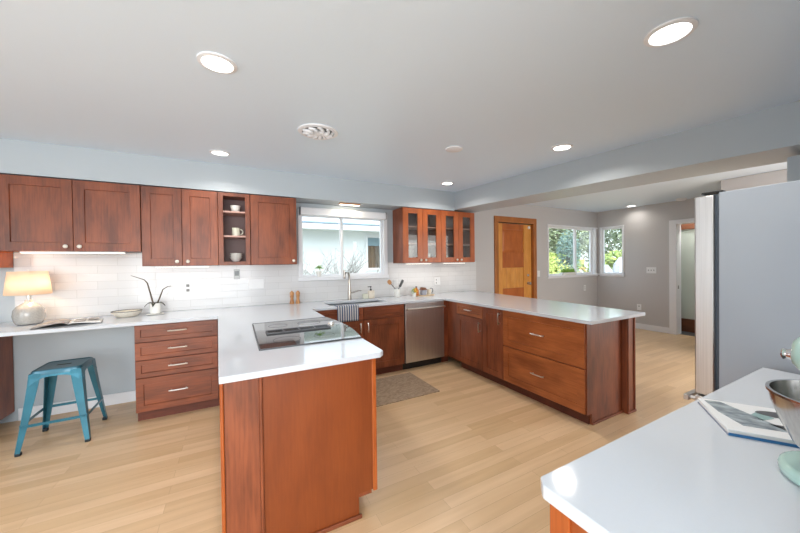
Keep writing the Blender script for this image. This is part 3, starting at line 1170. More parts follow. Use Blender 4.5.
t = pen_unit('cherry base cabinet with one drawer over a door, nearest the dishwasher corner', 2.785, 3.272)
d = shaker(FX(XF), 2.785, 3.270, 0.718, 0.868, 0.040).build('drawer', 'cherry_hy', t)
pull(FX(XF), 3.03, 0.795, d, 0.125)
d = shaker(FX(XF), 2.785, 3.270, 0.100, 0.713, 0.065).build('door', 'cherry', t)
pull(FX(XF), 2.825, 0.615, d, 0.12, True)
t = pen_unit('narrow full-height single-door cherry base cabinet in the long peninsula', 2.470, 2.784)
d = shaker(FX(XF), 2.470, 2.784, 0.100, 0.868, 0.065).build('door', 'cherry', t)
pull(FX(XF), 2.510, 0.765, d, 0.13, True)
t = pen_unit('wide cherry cabinet with two deep drawers at the open end of the peninsula', 1.580, 2.469, 'drawer_cabinet')
for z0, z1 in ((0.100, 0.478), (0.484, 0.868)):
    d = shaker(FX(XF), 1.570, 2.468, z0, z1, 0.065).build('drawer', 'cherry_hy', t)
    pull(FX(XF), 2.02, (z0 + z1) / 2 + 0.01, d, 0.15)
MB().box(2.637, 3.100, 1.562, 1.579, 0.0, HT).build('end_panel', 'cherry', t)
MB().box(XF, 2.637, 1.562, 1.579, 0.095, HT).build('end_panel', 'cherry', t)
MB().box(2.637, 3.100, 1.552, 1.5618, 0.0, 0.020).build('shoe_moulding', 'cherry_h', t, bevel=0.003)
t = thing('peninsula_post', (3.17, 1.6, 0), 'square cherry support post with a fluted edge at the end of the peninsula', 'post')
MB().box(3.102, 3.235, 1.520, 1.66, 0, HT).build('post_body', 'cherry', t, bevel=0.003)
MB().box(3.108, 3.124, 1.510, 1.5195, 0.02, HT).build('bead_trim', 'cherry', t, bevel=0.003)
MB().box(3.213, 3.229, 1.510, 1.5195, 0.02, HT).build('bead_trim', 'cherry', t, bevel=0.003)
MB().box(3.100, 3.237, 1.508, 1.5195, 0, 0.02).build('shoe_moulding', 'cherry_h', t, bevel=0.003)
t = thing('peninsula_back_panel', (3.16, 2.9, 0), 'cherry panel closing the dining side of the long peninsula', 'panel')
MB().box(3.100, 3.118, 1.665, YW - 0.014, 0, HT).build('panel', 'cherry', t)

# ------------------------------------------------------------------ cooktop
t = thing('cooktop', (0.40, 2.36, 0.9155), 'black glass downdraft cooktop set into the white worktop of the short peninsula', 'cooktop')
mb = MB()
pts = [(0.11, 1.93), (0.715, 1.91)]
for k in range(1, 8):
    q = k / 8
    pts.append((0.715 + 0.045 * math.sin(math.pi * q), 1.91 + 0.89 * q))
pts += [(0.715, 2.80), (0.11, 2.80)]
mb.prism(pts, 0.922, 'z', 0.9155)
g = mb.build('glass_top', 'blackglass', t, bevel=0.002)
mb = MB()
mb.box(0.104, 0.111, 1.925, 2.806, 0.9155, 0.9235)
mb.box(0.104, 0.715, 1.922, 1.9295, 0.9155, 0.9235)
mb.box(0.104, 0.715, 2.8005, 2.806, 0.9155, 0.9235)
mb.build('edge_trim', 'slate', t)
mb = MB()
mb.box(0.175, 0.620, 2.305, 2.318, 0.9225, 0.932)
mb.box(0.175, 0.620, 2.402, 2.415, 0.9225, 0.932)
for x in (0.175, 0.283, 0.392, 0.501, 0.607):
    mb.box(x, x + 0.013, 2.318, 2.402, 0.9225, 0.932)
mb.build('vent_frame', 'slate', t, bevel=0.002)
for x in (0.188, 0.296, 0.405, 0.514):
    mb = MB()
    for k in range(7):
        mb.box(x + 0.002, x + 0.092, 2.320 + k * 0.0118, 2.326 + k * 0.0118, 0.925, 0.929)
    mb.build('vent_grate', 'black', t)
MB().lathe([(0.022, 0), (0.022, 0.012), (0.018, 0.018), (0, 0.018)], (0.665, 2.46, 0.9225), 24).build('control_knob', 'nickel', t, smooth=True)
for (x, y, r) in ((0.28, 2.10, 0.085), (0.52, 2.10, 0.07), (0.28, 2.61, 0.07), (0.52, 2.61, 0.09)):
    MB().lathe([(r, 0), (r, 0.0004), (r - 0.003, 0.0004), (r - 0.003, 0)], (x, y, 0.9222), 48, cap=False).build('burner_ring', 'slate', t)

# ------------------------------------------------------------------ sink, faucet, things near it
t = thing('kitchen_sink', (1.335, 3.77, 0.70), 'undermount stainless steel sink below the kitchen window', 'sink')
mb = MB()
def shell(x0, x1, y0, y1, zb, zt, th=0.004):
    mb.box(x0, x1, y0, y1, zb, zb + th)
    mb.box(x0, x0 + th, y0, y1, zb + th, zt)
    mb.box(x1 - th, x1, y0, y1, zb + th, zt)
    mb.box(x0 + th, x1 - th, y0, y0 + th, zb + th, zt)
    mb.box(x0 + th, x1 - th, y1 - th, y1, zb + th, zt)
shell(0.955, 1.715, 3.595, 3.945, 0.69, 0.876)
mb.build('basin', 'steel_sink', t)
MB().lathe([(0.045, 0), (0.045, 0.004), (0.03, 0.005), (0.028, 0.001), (0, 0.001)], (1.335, 3.80, 0.6945), 28).build('drain', 'chrome', t, smooth=True)

t = thing('faucet', (1.345, 4.03, 0.9155), 'tall brushed nickel gooseneck faucet behind the sink with a side lever', 'faucet')
mb = MB()
mb.lathe([(0.031, 0), (0.031, 0.008), (0.026, 0.012), (0.024, 0.10), (0.0175, 0.20), (0.0145, 0.27)], (1.345, 4.03, 0.9155), 24)
mb.build('body', 'copper_tint', t, smooth=True)
mb = MB()
pts = [(1.345, 4.03, 1.18), (1.343, 4.03, 1.24)]
for k in range(0, 11):
    a = math.pi * k / 10
    pts.append((1.290 + 0.050 * math.cos(a), 4.03 - 0.11 * (1 - math.cos(a)) / 2, 1.245 + 0.045 * math.sin(a)))
mb.tube(pts, 0.0135, 14)
mb.build('spout', 'copper_tint', t, smooth=True)
mb = MB()
mb.lathe([(0, 0.075), (0.013, 0.073), (0.015, 0.02), (0.017, 0.0), (0.017, -0.025), (0.015, -0.035), (0, -0.035)], (1.240, 3.92, 1.245), 20)
mb.build('spray_head', 'copper_tint', t, smooth=True)
mb = MB()
mb.tube([(1.365, 4.03, 1.01), (1.395, 4.02, 1.015), (1.46, 4.00, 1.035), (1.50, 3.99, 1.032)], [0.013, 0.012, 0.008, 0.005], 12)
mb.build('lever', 'copper_tint', t, smooth=True)
# sprayer wand mount seen against the mullion
t = thing('soap_dispenser', (1.66, 4.03, 0.9155), 'square cream soap bottle with a black pump beside the faucet', 'soap dispenser')
MB().box(1.615, 1.705, 4.005, 4.06, 0.9155, 1.025).build('bottle', 'ceramic_c', t, bevel=0.010)
mb = MB()
mb.lathe([(0.014, 0), (0.014, 0.018), (0.005, 0.02), (0.005, 0.045), (0.012, 0.047), (0.012, 0.06), (0, 0.062)], (1.655, 4.032, 1.0255), 16)
mb.box(1.610, 1.66, 4.026, 4.038, 1.074, 1.084)
mb.build('pump', 'black', t)
t = thing('soap_dish', (1.58, 4.03, 0.9155), 'small pale cream block just left of the square soap bottle', 'soap')
MB().box(1.535, 1.608, 4.005, 4.055, 0.9155, 0.985).build('block', 'cream', t, bevel=0.008)

for i, (x, y, lab) in enumerate(((0.600, 4.03, 'left of two turned wooden pepper mills on the worktop by the window'), (0.672, 4.03, 'right of two turned wooden pepper mills, nearer the window'))):
    t = thing('pepper_mill', (x, y, 0.9155), lab, 'mill', 'wooden mills on the worktop')
    MB().lathe([(0.026, 0), (0.027, 0.02), (0.021, 0.04), (0.017, 0.065), (0.022, 0.09), (0.024, 0.10), (0.019, 0.104)], (x, y, 0.9155), 24).build('body', 'wood_small', t, smooth=True)
    MB().lathe([(0.019, 0.1045), (0.024, 0.112), (0.026, 0.128), (0.022, 0.145), (0.010, 0.152), (0.010, 0.158), (0, 0.162)], (x, y, 0.9155), 24).build('head', 'wood_small', t, smooth=True)

# striped towel over the counter edge
mb = MB()
g = []
prof = [(3.585, 0.919), (3.53, 0.9185), (3.475, 0.920), (3.459, 0.913), (3.456, 0.88), (3.455, 0.84), (3.456, 0.80), (3.454, 0.76), (3.455, 0.735)]
for j, (y, z) in enumerate(prof):
    row = []
    for i in range(13):
        x = 1.005 + 0.255 * i / 12
        wv = 0.004 * math.sin(i * 1.4 + 0.3) * (1 if j > 3 else 0.2) * min(1, j / 6 + .2)
        row.append((x, y - abs(wv) - 0.001, z + (abs(wv) * 0.3 if j < 3 else 0)))
    g.append(row)
mb.sheet(g)
o = mb.build('dish_towel', 'towel', solid=0.004, smooth=True)
tag(o, 'blue and white striped dish towel hanging over the counter edge at the sink', 'towel')

# utensil crock and utensils
t = thing('utensil_crock', (2.045, 3.98, 0.9155), 'white utensil crock holding two utensils right of the sink', 'crock')
MB().lathe([(0.040, 0), (0.043, 0.004), (0.045, 0.115), (0.041, 0.115), (0.039, 0.008), (0, 0.008)], (2.045, 3.98, 0.9155), 28, cap=False).build('pot', 'ceramic_w', t, smooth=True)
o = MB()
o.tube([(2.062, 3.98, 0.93), (2.010, 3.98, 1.036), (1.945, 3.97, 1.105)], 0.005, 8)
t = thing('wooden_spoon', (2.05, 3.98, 0.925), 'wooden spoon leaning left in the white crock', 'spoon')
o.build('shaft', 'stem', t, smooth=True)
mb = MB()
mb.T = Matrix.Translation((1.915, 3.965, 1.135)) @ Matrix.Rotation(R(-40), 4, 'Y')
mb.lathe([(0, -0.042), (0.022, -0.03), (0.031, 0), (0.026, 0.026), (0, 0.038)], n=18, sy=0.35)
mb.build('bowl', 'wood_small', t, smooth=True)
t = thing('spatula', (2.035, 3.985, 0.925), 'dark spatula leaning right in the white crock', 'spatula')
MB().tube([(2.030, 3.985, 0.93), (2.074, 3.99, 1.035), (2.09, 3.99, 1.06)], 0.005, 8).build('shaft', 'slate', t, smooth=True)
mb = MB()
mb.T = Matrix.Translation((2.120, 3.995, 1.105)) @ Matrix.Rotation(R(30), 4, 'Y')
mb.box(-0.020, 0.020, -0.004, 0.004, -0.055, 0.06)
mb.build('blade', 'slate', t, bevel=0.004)

# tray and things on it
t = thing('serving_tray', (2.44, 3.93, 0.9155), 'pale wooden tray on the worktop left of the dishwasher corner', 'tray')
mb = MB()
mb.lathe([(0.175, 0), (0.18, 0.006), (0.18, 0.012), (0.168, 0.012), (0.165, 0.008), (0, 0.008)], (2.46, 3.92, 0.9155), 40, sy=0.55)
mb.build('board', wood('pale_board', rgb(206, 180, 146), rgb(226, 202, 170), 'x', 0.4, 0.02), t, smooth=True)
t = thing('potted_flower', (2.27, 3.88, 0.9155), 'small white pot with yellow-green flowers beside the crock', 'plant')
MB().lathe([(0.025, 0), (0.033, 0.06), (0.029, 0.06), (0.027, 0.045), (0, 0.045)], (2.255, 3.86, 0.9155), 20, cap=False).build('pot', 'ceramic_w', t, smooth=True)
mb = MB()
for k in range(60):
    c = Vector((2.255 + random.gauss(0, .017), 3.86 + random.gauss(0, .017), 0.998 + random.gauss(0, .017)))
    d = Vector((random.gauss(0, 1), random.gauss(0, 1), random.gauss(0, 1))).normalized() * 0.012
    e = d.orthogonal().normalized() * 0.006
    vs = [mb.v(c - d), mb.v(c + e), mb.v(c + d), mb.v(c - e)]
    mb.bm.faces.new(vs)
mb.build('foliage', 'leaf', t)
mb = MB()
for k in range(14):
    mb.lathe([(0, -0.009), (0.011, 0), (0, 0.009)], (2.262 + random.gauss(0, .018), 3.845 + random.gauss(0, .012), 1.012 + random.gauss(0, .014)), 8)
mb.build('flower', 'yellow', t)
t = thing('amber_bottle', (2.345, 3.93, 0.924), 'orange amber bottle with a dark top on the wooden tray', 'bottle')
MB().lathe([(0.036, 0), (0.038, 0.01), (0.036, 0.075), (0.018, 0.10), (0.012, 0.115), (0, 0.116)], (2.335, 3.93, 0.9245), 24).build('body', 'amber', t, smooth=True)
MB().lathe([(0.013, 0), (0.015, 0.015), (0, 0.02)], (2.335, 3.93, 1.041), 16).build('cap', 'black', t)
t = thing('canister', (2.455, 3.93, 0.924), 'blue-grey canister with a brown peaked lid on the tray', 'canister')
MB().box(2.420, 2.492, 3.895, 3.965, 0.9245, 1.000).build('body', 'bluegrey', t, bevel=0.006)
mb = MB().prism([(2.408, 1.001), (2.504, 1.001), (2.47, 1.036), (2.435, 1.036)], 3.975, 'y', 3.885)
mb.build('lid', 'wood_brown', t, bevel=0.003)
t = thing('creamer_jug', (2.565, 3.93, 0.924), 'small pale jug with a dark looped handle at the right of the tray', 'jug')
MB().lathe([(0.028, 0), (0.032, 0.01), (0.030, 0.08), (0.026, 0.08), (0.025, 0.012), (0, 0.012)], (2.560, 3.93, 0.9245), 22, cap=False).build('body', 'ceramic_c', t, smooth=True)
mb = MB()
mb.tube([(2.590 + 0.030 * math.sin(a) * 1.1, 3.925, 0.985 + 0.036 * -math.cos(a)) for a in [math.pi * 1.25 * k / 10 - 0.1 for k in range(11)]], 0.005, 8)
mb.build('handle', 'slate', t, smooth=True)

# plant on the kitchen window sill
t = thing('potted_plant', (0.90, 4.105, 1.2255), 'small green plant in a white pot on the kitchen window sill', 'plant')
MB().lathe([(0.026, 0), (0.038, 0.055), (0.036, 0.075), (0.031, 0.075), (0.030, 0.055), (0, 0.055)], (0.955, 4.115, 1.2255), 22, cap=False).build('pot', 'ceramic_w', t, smooth=True)
mb = MB()
for k in range(70):
    a = random.uniform(0, 6.28)
    rr = random.uniform(0.0, 0.075)
    c = Vector((0.955 + rr * math.cos(a), 4.10 + rr * math.sin(a) * 0.5, 1.325 + 0.03 * math.cos(rr * 20) + random.gauss(0, .009)))
    d = Vector((math.cos(a), math.sin(a) * .6, random.uniform(-0.5, 0.5))).normalized() * 0.018
    e = Vector((-math.sin(a), math.cos(a), random.uniform(-.3, .3))).normalized() * 0.010
    mb.bm.faces.new([mb.v(c - d), mb.v(c + e), mb.v(c + d), mb.v(c - e)])
mb.build('foliage', 'leaf', t)

# ------------------------------------------------------------------ crockery in the open shelves
t = MB().lathe([(0.036, 0), (0.040, 0.006), (0.052, 0.075), (0.049, 0.075), (0.037, 0.01), (0, 0.01)], (0, 0, 0), 30, cap=False).build('small_bowl', 'ceramic_w', smooth=True)
t.location = (-0.002, 3.92, 1.9765)
tag(t, 'straight-sided white bowl on the top open shelf', 'bowl')
t = thing('mug', (0.005, 3.92, 1.7135), 'cream mug with its handle to the right on the middle open shelf', 'mug')
MB().lathe([(0.036, 0), (0.040, 0.004), (0.040, 0.092), (0.037, 0.092), (0.036, 0.008), (0, 0.008)], (0.0, 3.92, 1.7135), 28, cap=False).build('body', 'cream', t, smooth=True)
MB().tube([(0.038 + 0.030 * math.sin(a), 3.915, 1.762 - 0.028 * math.cos(a)) for a in [math.pi * k / 10 for k in range(11)]], 0.0055, 8).build('handle', 'cream', t, smooth=True)
bp = [(0.030, 0), (0.034, 0.004), (0.060, 0.040), (0.066, 0.052), (0.063, 0.052), (0.056, 0.040), (0.030, 0.008), (0, 0.008)]
b0 = MB().lathe(bp, (0, 0, 0), 32, cap=False).build('shelf_bowl', 'ceramic_w', smooth=True)
b0.location = (-0.005, 3.925, 1.4285)
tag(b0, 'lowest bowl of the white stack on the bottom open shelf', 'bowl', 'stacked bowls on the open shelf')
for k, lab in ((1, 'middle bowl of the white stack on the bottom open shelf'), (2, 'uppermost bowl of the white stack on the bottom open shelf')):
    c = b0.copy()
    COL.objects.link(c)
    c.location = (-0.005 + 0.002 * k, 3.925, 1.4285 + 0.022 * k + 0.0)
    c['label'] = lab
# behind the glass
c0 = MB().lathe([(0.035, 0), (0.07, 0.03), (0.078, 0.06), (0.074, 0.06), (0.066, 0.032), (0, 0.008)], (0, 0, 0), 28, cap=False).build('glass_cabinet_bowl', 'ceramic_w', smooth=True)
labs = ['bottom white bowl of the stack behind the leftmost glass door', 'second white bowl from the bottom behind the leftmost glass door',
        'third white bowl from the bottom behind the leftmost glass door', 'top white bowl of the stack behind the leftmost glass door']
for k in range(4):
    c = c0 if k == 0 else c0.copy()
    if k:
        COL.objects.link(c)
    c.location = (2.235, 3.95, 1.4105 + 0.055 * k)
    tag(c, labs[k], 'bowl', 'bowls behind the glass cabinet door')
for i, (x, z, r, h, m, lab) in enumerate(((2.50, 1.4105, 0.035, 0.13, 'leaf', 'green tumbler behind the second glass door'), (2.56, 1.4105, 0.032, 0.12, 'ceramic_w', 'white tumbler behind the second glass door'),
                                         (2.86, 1.4105, 0.06, 0.09, 'ceramic_w', 'white dish behind the third glass door'), (3.16, 1.4105, 0.05, 0.07, 'bluegrey', 'grey dish behind the rightmost glass door'))):
    o = MB().lathe([(r * 0.7, 0), (r, h), (r * 0.92, h), (r * 0.65, 0.006), (0, 0.006)], (x, 3.94, z), 22, cap=False).build('tumbler' if i < 2 else 'serving_dish', m, smooth=True)
    tag(o, lab, 'tumbler' if i < 2 else 'dish')

# ------------------------------------------------------------------ wall plates
def plate(name, x, z, w, h, label, cat, parts, m='plate_w', T=None):
    t = thing(name, (x, YW - 0.011, z), label, cat)
    T = T or FY(YW - 0.011)
    mb = MB(); mb.T = T
    mb.box(x - w / 2, x + w / 2, z - h / 2, z + h / 2, 0, 0.006)
    mb.build('plate', m, t, bevel=0.002)
    for nm, mm, u, v, pw, ph in parts:
        mb = MB(); mb.T = T
        mb.box(x + u - pw / 2, x + u + pw / 2, z + v - ph / 2, z + v + ph / 2, 0.006, 0.009)
        mb.build(nm, mm, t, bevel=0.001)
    return t


plate('wall_outlet', -0.478, 1.148, 0.085, 0.125, 'white outlet on the tile right of the orchid', 'outlet', [('socket', 'slot', 0, 0.025, 0.03, 0.03), ('socket', 'slot', 0, -0.025, 0.03, 0.03)])
plate('thermostat', 0.0, 1.285, 0.062, 0.115, 'small grey thermostat on the tile below the open shelves', 'thermostat', [('display', 'screen', 0, 0.01, 0.044, 0.055)], 'grey_plate')
plate('switch_plate', 0.205, 1.165, 0.165, 0.115, 'wide white switch plate on the tile left of the pepper mills', 'switch', [('rocker', 'white_paint', -0.05, 0, 0.034, 0.066), ('rocker', 'white_paint', 0.0, 0, 0.034, 0.066), ('rocker', 'white_paint', 0.05, 0, 0.034, 0.066)])
plate('wall_outlet', 2.83, 1.10, 0.115, 0.125, 'white double outlet on the tile under the glass cabinets', 'outlet', [('socket', 'slot', -0.02, 0.02, 0.012, 0.025), ('socket', 'slot', -0.02, -0.03, 0.012, 0.025), ('rocker', 'white_paint', 0.03, 0, 0.034, 0.066)])
plate('wall_outlet', 2.09, 1.10, 0.07, 0.115, 'pale single outlet on the tile just right of the sink window', 'outlet', [('socket', 'white_paint', 0, 0, 0.034, 0.066)])
plate('wall_outlet', 6.72, 0.80, 0.075, 0.12, 'white outlet low on the dining wall under the window', 'outlet', [('socket', 'slot', 0, 0.02, 0.02, 0.02), ('socket', 'slot', 0, -0.02, 0.02, 0.02)], T=FY(YW - 0.001))
plate('switch_plate', 5.235, 1.15, 0.075, 0.12, 'white single switch just right of the orange door', 'switch', [('rocker', 'white_paint', 0, 0, 0.034, 0.066)], T=FY(YW - 0.001))
t = plate('switch_plate', 3.09, 1.19, 0.165, 0.12, 'white three-switch plate on the wall left of the white-cased doorway', 'switch', [('toggle', 'slot', -0.045, 0, 0.012, 0.025), ('toggle', 'slot', 0, 0, 0.012, 0.025), ('toggle', 'slot', 0.045, 0, 0.012, 0.025)], T=FX(7.199))
t.location = (0, 0, 0)
for c in t.children:
    c.location = W[c.name]
t = plate('wall_outlet', 3.30, 0.44, 0.075, 0.12, 'white outlet low on the right dining wall beyond the peninsula', 'outlet', [('socket', 'slot', 0, 0.02, 0.02, 0.02)], T=FX(7.199))
t.location = (0, 0, 0)
for c in t.children:
    c.location = W[c.name]

# ------------------------------------------------------------------ desk items
lx, ly = -1.60, 3.88
t = thing('table_lamp', (lx, ly, 0.9155), 'glowing cream-shaded lamp with a round grey glass base on the desk', 'lamp')
MB().lathe([(0.060, 0), (0.078, 0.006), (0.090, 0.03), (0.098, 0.075), (0.092, 0.125), (0.070, 0.160), (0.040, 0.180), (0.026, 0.190), (0.022, 0.212), (0, 0.213)], (lx, ly, 0.9155), 40).build('base', 'ceramic_g', t, smooth=True)
MB().lathe([(0.012, 0), (0.012, 0.03), (0.018, 0.032), (0.018, 0.06), (0, 0.06)], (lx, ly, 1.129), 18).build('socket', 'nickel', t)
mb = MB()
mb.lathe([(0.138, 1.172), (0.116, 1.372)], (lx, ly, 0), 48, cap=False)
mb.build('lamp_shade', 'shade', t, smooth=True, solid=0.002)
mb = MB()
mb.tube([(lx - 0.114, ly, 1.362), (lx + 0.114, ly, 1.362)], 0.002, 6)
mb.tube([(lx, ly - 0.114, 1.362), (lx, ly + 0.114, 1.362)], 0.002, 6)
mb.tube([(lx, ly, 1.18), (lx, ly, 1.375)], 0.003, 6)
mb.lathe([(0.009, 1.375), (0.009, 1.385), (0, 1.388)], (lx, ly, 0), 12)
mb.build('harp', 'nickel', t)
MB().lathe([(0.0, 1.192), (0.018, 1.20), (0.030, 1.24), (0.026, 1.27), (0, 1.285)], (lx + 0.0, ly + 0.0, 0), 20).build('bulb', mat('bulb_glow', rgb(255, 235, 200), 0.5, emis=(1, 0.78, 0.5, 1), estr=8), t, smooth=True)
pl = bpy.data.lights.new('bulb_light', 'POINT')
pl.energy = 2.3
pl.color = (1.0, 0.80, 0.62)
pl.shadow_soft_size = 0.035
po = bpy.data.objects.new('bulb_light', pl)
COL.objects.link(po)
po.location = (lx + 0.045, ly - 0.03, 1.25)

# open book
t = thing('open_book', (-1.28, 3.69, 0.9155), 'open magazine lying face up on the desk beside the lamp', 'book', rotz=R(14))
def page(sign, hh):
    g = []
    for j in range(11):
        q = j / 10
        x = sign * 0.200 * q
        z = 0.004 + hh * math.sin(math.pi * min(1, q * 1.0) ** 0.6) * (1 - 0.35 * q) + 0.010 * (1 - q)
        g.append([(x, -0.135, z), (x, 0.0, z + .001), (x, 0.135, z)])
    return g
for s, hh, m in ((-1, 0.022, 'paper_grey'), (1, 0.010, 'paper')):
    MB().sheet(page(s, hh)).build('page', m, t, solid=0.003, smooth=True, local=True)
MB().box(-0.205, 0.205, -0.138, 0.138, 0.0, 0.0035).build('cover', 'slate', t, local=True)
mb = MB()
for (a, b, c, d) in ((0.03, 0.10, 0.02, 0.10), (0.115, 0.18, -0.03, 0.10), (0.03, 0.10, -0.10, -0.02)):
    mb.box(a, b, c, d, 0.0225, 0.0232)
mb.build('printed_picture', 'paper_grey', t, local=True)
# shallow bowl
o = thing('shallow_bowl', (-0.955, 3.92, 0.9155), 'shallow cream speckled oval bowl with a dark rim on the desk', 'bowl')
MB().lathe([(0.070, 0), (0.078, 0.004), (0.108, 0.036), (0.116, 0.055), (0.110, 0.055), (0.100, 0.036), (0.070, 0.009), (0, 0.009)], (-0.955, 3.92, 0.9155), 40, cap=False).build('body', 'ceramic_c', o, smooth=True)
MB().lathe([(0.117, 0.053), (0.117, 0.058), (0.109, 0.058), (0.109, 0.053)], (-0.955, 3.92, 0.9155), 40, cap=False).build('rim', 'slate', o)
# orchid
ox, oy = -0.735, 3.93
t = thing('orchid', (ox, oy, 0.9155), 'bare-stemmed orchid in a white pot on a saucer above the drawers', 'plant')
MB().lathe([(0.060, 0), (0.075, 0.006), (0.072, 0.010), (0.055, 0.006), (0, 0.006)], (ox, oy, 0.9155), 30).build('saucer', 'ceramic_w', t, smooth=True)
MB().lathe([(0.038, 0), (0.044, 0.006), (0.048, 0.105), (0.043, 0.105), (0.040, 0.085), (0, 0.085)], (ox, oy, 0.9265), 28, cap=False).build('pot', 'ceramic_w', t, smooth=True)
mb = MB()
for a, ln in ((3.3, 0.085), (-0.2, 0.085), (1.7, 0.06), (4.6, 0.07)):
    g = []
    for j in range(8):
        q = j / 7
        c = Vector((ox + math.cos(a) * ln * q, oy + math.sin(a) * ln * q, 1.015 + 0.032 * math.sin(q * 2.6) - 0.03 * q * q))
        wv = 0.016 * math.sin(math.pi * (0.15 + 0.85 * q)) * 1.3 + 0.002
        s = Vector((-math.sin(a), math.cos(a), 0)) * wv
        g.append([c - s, c + Vector((0, 0, -0.004)), c + s])
    mb.sheet(g)
mb.build('leaves', 'leaf_dark', t, solid=0.003, smooth=True)
MB().tube([(ox - 0.015, oy, 1.02), (ox - 0.035, oy, 1.12), (ox - 0.060, oy, 1.235), (ox - 0.085, oy, 1.27), (ox - 0.14, oy - 0.01, 1.295), (ox - 0.185, oy - 0.01, 1.315)], [0.008, 0.007, 0.006, 0.004, 0.003, 0.002], 8).build('stem', 'stem', t, smooth=True)
MB().tube([(ox + 0.015, oy, 1.02), (ox + 0.05, oy, 1.12), (ox + 0.065, oy, 1.165), (ox + 0.11, oy - 0.01, 1.195), (ox + 0.135, oy - 0.01, 1.198)], [0.007, 0.006, 0.005, 0.003, 0.002], 8).build('stem', 'stem', t, smooth=True)

# ------------------------------------------------------------------ stool
t = thing('metal_stool', (-1.255, 3.545, 0), 'teal metal stool with flared legs standing in the knee space of the desk', 'stool', rotz=R(1.5))
ST = 0.60
t.scale = (0.95, 1.0, 1.0)
t.location.x = -1.268
mb = MB()
h = 0.148
n = 6
def rr(hw, r=0.03, z=0.0):
    pts = []
    for cx, cy, a0 in ((hw - r, hw - r, 0), (-hw + r, hw - r, 90), (-hw + r, -hw + r, 180), (hw - r, -hw + r, 270)):
        for k in range(n):
            a = R(a0 + 90 * k / (n - 1))
            pts.append((cx + r * math.cos(a), cy + r * math.sin(a), z))
    return pts
rings = [rr(0.153, 0.035, ST - 0.040), rr(0.151, 0.035, ST - 0.012), rr(0.146, 0.033, ST - 0.002), rr(0.138, 0.028, ST), rr(0.132, 0.024, ST - 0.005), rr(0.125, 0.02, ST - 0.006)]
R_ = [[mb.v(p) for p in r] for r in rings]
for a, b in zip(R_, R_[1:]):
    for i in range(len(a)):
        mb.bm.faces.new((a[i], a[(i + 1) % len(a)], b[(i + 1) % len(b)], b[i]))
mb.bm.faces.new(R_[-1])
mb.build('seat', 'teal_top', t, local=True, smooth=True)
mb = MB()
mb.box(-0.045, 0.045, -0.011, 0.011, ST - 0.0055, ST - 0.0045)
mb.build('hand_slot', 'dark', t, local=True, bevel=0.0003)
# apron with a curved lower edge
for k in range(4):
    mb = MB()
    mb.T = Matrix.Rotation(R(90 * k), 4, 'Z')
    top = ST - 0.038
    g0, g1 = [], []
    for i in range(13):
        q = -1 + 2 * i / 12
        x = q * 0.145
        drop = 0.014 + 0.055 * abs(q) ** 3.2
        g0.append((x, -0.152, top))
        g1.append((x * (1 + drop * .3), -0.152 - drop * 0.18, top - drop))
    mb.sheet([g0, g1])
    mb.build('apron', 'teal', t, local=True, solid=0.003)
def leg(sx, sy):
    mb = MB()
    # channel-shaped flared leg: two faces of an angle
    x0, y0, z0 = 0.152, 0.152, ST - 0.02
    x1, y1 = 0.213, 0.213
    wt, wb = 0.068, 0.028
    for ax in (0, 1):
        g = []
        for j in range(7):
            q = j / 6
            c = (x0 + (x1 - x0) * q ** 1.15, y0 + (y1 - y0) * q ** 1.15)
            wd = wt + (wb - wt) * q
            z = z0 + (0.018 - z0) * q
            if ax == 0:
                g.append([(sx * c[0], sy * c[1], z), (sx * (c[0] - wd), sy * c[1], z)])
            else:
                g.append([(sx * c[0], sy * c[1], z), (sx * c[0], sy * (c[1] - wd), z)])
        mb.sheet(g)
    bmesh.ops.remove_doubles(mb.bm, verts=mb.bm.verts, dist=1e-5)
    o = mb.build('leg', 'teal', t, local=True, solid=0.004)
    f = MB()
    a, b = sx * 0.215, sy * 0.215
    c, d = sx * 0.183, sy * 0.183
    f.box(min(a, c), max(a, c), min(b, d), max(b, d), 0, 0.024)
    f.build('rubber_foot', 'teal_dark', o, local=True, bevel=0.004)
for sx, sy in ((1, 1), (1, -1), (-1, 1), (-1, -1)):
    leg(sx, sy)
for k in range(4):
    mb = MB()
    mb.T = Matrix.Rotation(R(90 * k), 4, 'Z')
    mb.box(-0.185, 0.185, -0.196, -0.190, 0.195, 0.215)
    mb.build('stretcher', 'teal', t, local=True)

# ------------------------------------------------------------------ rug
mb = MB()
g = []
for j in range(2):
    g.append([])
mb.box(-0.44, 0.44, -0.325, 0.325, 0.0, 0.012)
o = mb.build('floor_mat', 'rug', bevel=0.004)
o.location = (1.475, 3.08, 0.0005)
tag(o, 'woven brown floor mat in front of the sink cabinet', 'mat')

# ------------------------------------------------------------------ near counter, book, mixer
t = thing('base_cabinet', (1.3, 0.2, 0), 'cherry base cabinet under the white counter in the near right corner', 'cabinet')
MB().box(0.612, 2.01, -0.10, 0.428, 0.095, 0.884).build('carcass', 'cherry', t)
MB().box(0.66, 1.96, -0.10, 0.37, 0, 0.095).build('toe_board', 'toe', t)
MB().box(0.594, 0.611, -0.10, 0.440, 0, 0.884).build('end_panel', 'cherry_orange', t)
MB().box(0.588, 0.5938, 0.395, 0.440, 0, 0.884).build('corner_trim', 'cherry_orange', t, bevel=0.002)
MB().box(0.586, 0.5938, -0.10, 0.335, 0.10, 0.884).build('side_panel', 'cherry', t, bevel=0.002)
for a, b in ((0.62, 1.08), (1.08, 1.54), (1.54, 2.0)):
    T = Matrix(((1, 0, 0, 0), (0, 0, 1, 0.429), (0, 1, 0, 0), (0, 0, 0, 1)))
    shaker(T, a, b, 0.10, 0.868).build('door', 'cherry', t)
mb = MB()
mb.prism([(0.588, 0.462), (0.567, 0.440), (0.567, -0.115), (2.03, -0.115), (2.03, 0.462)], 0.915, 'z', 0.885)
o = mb.build('countertop', 'quartz', bevel=0.004, seg=3)
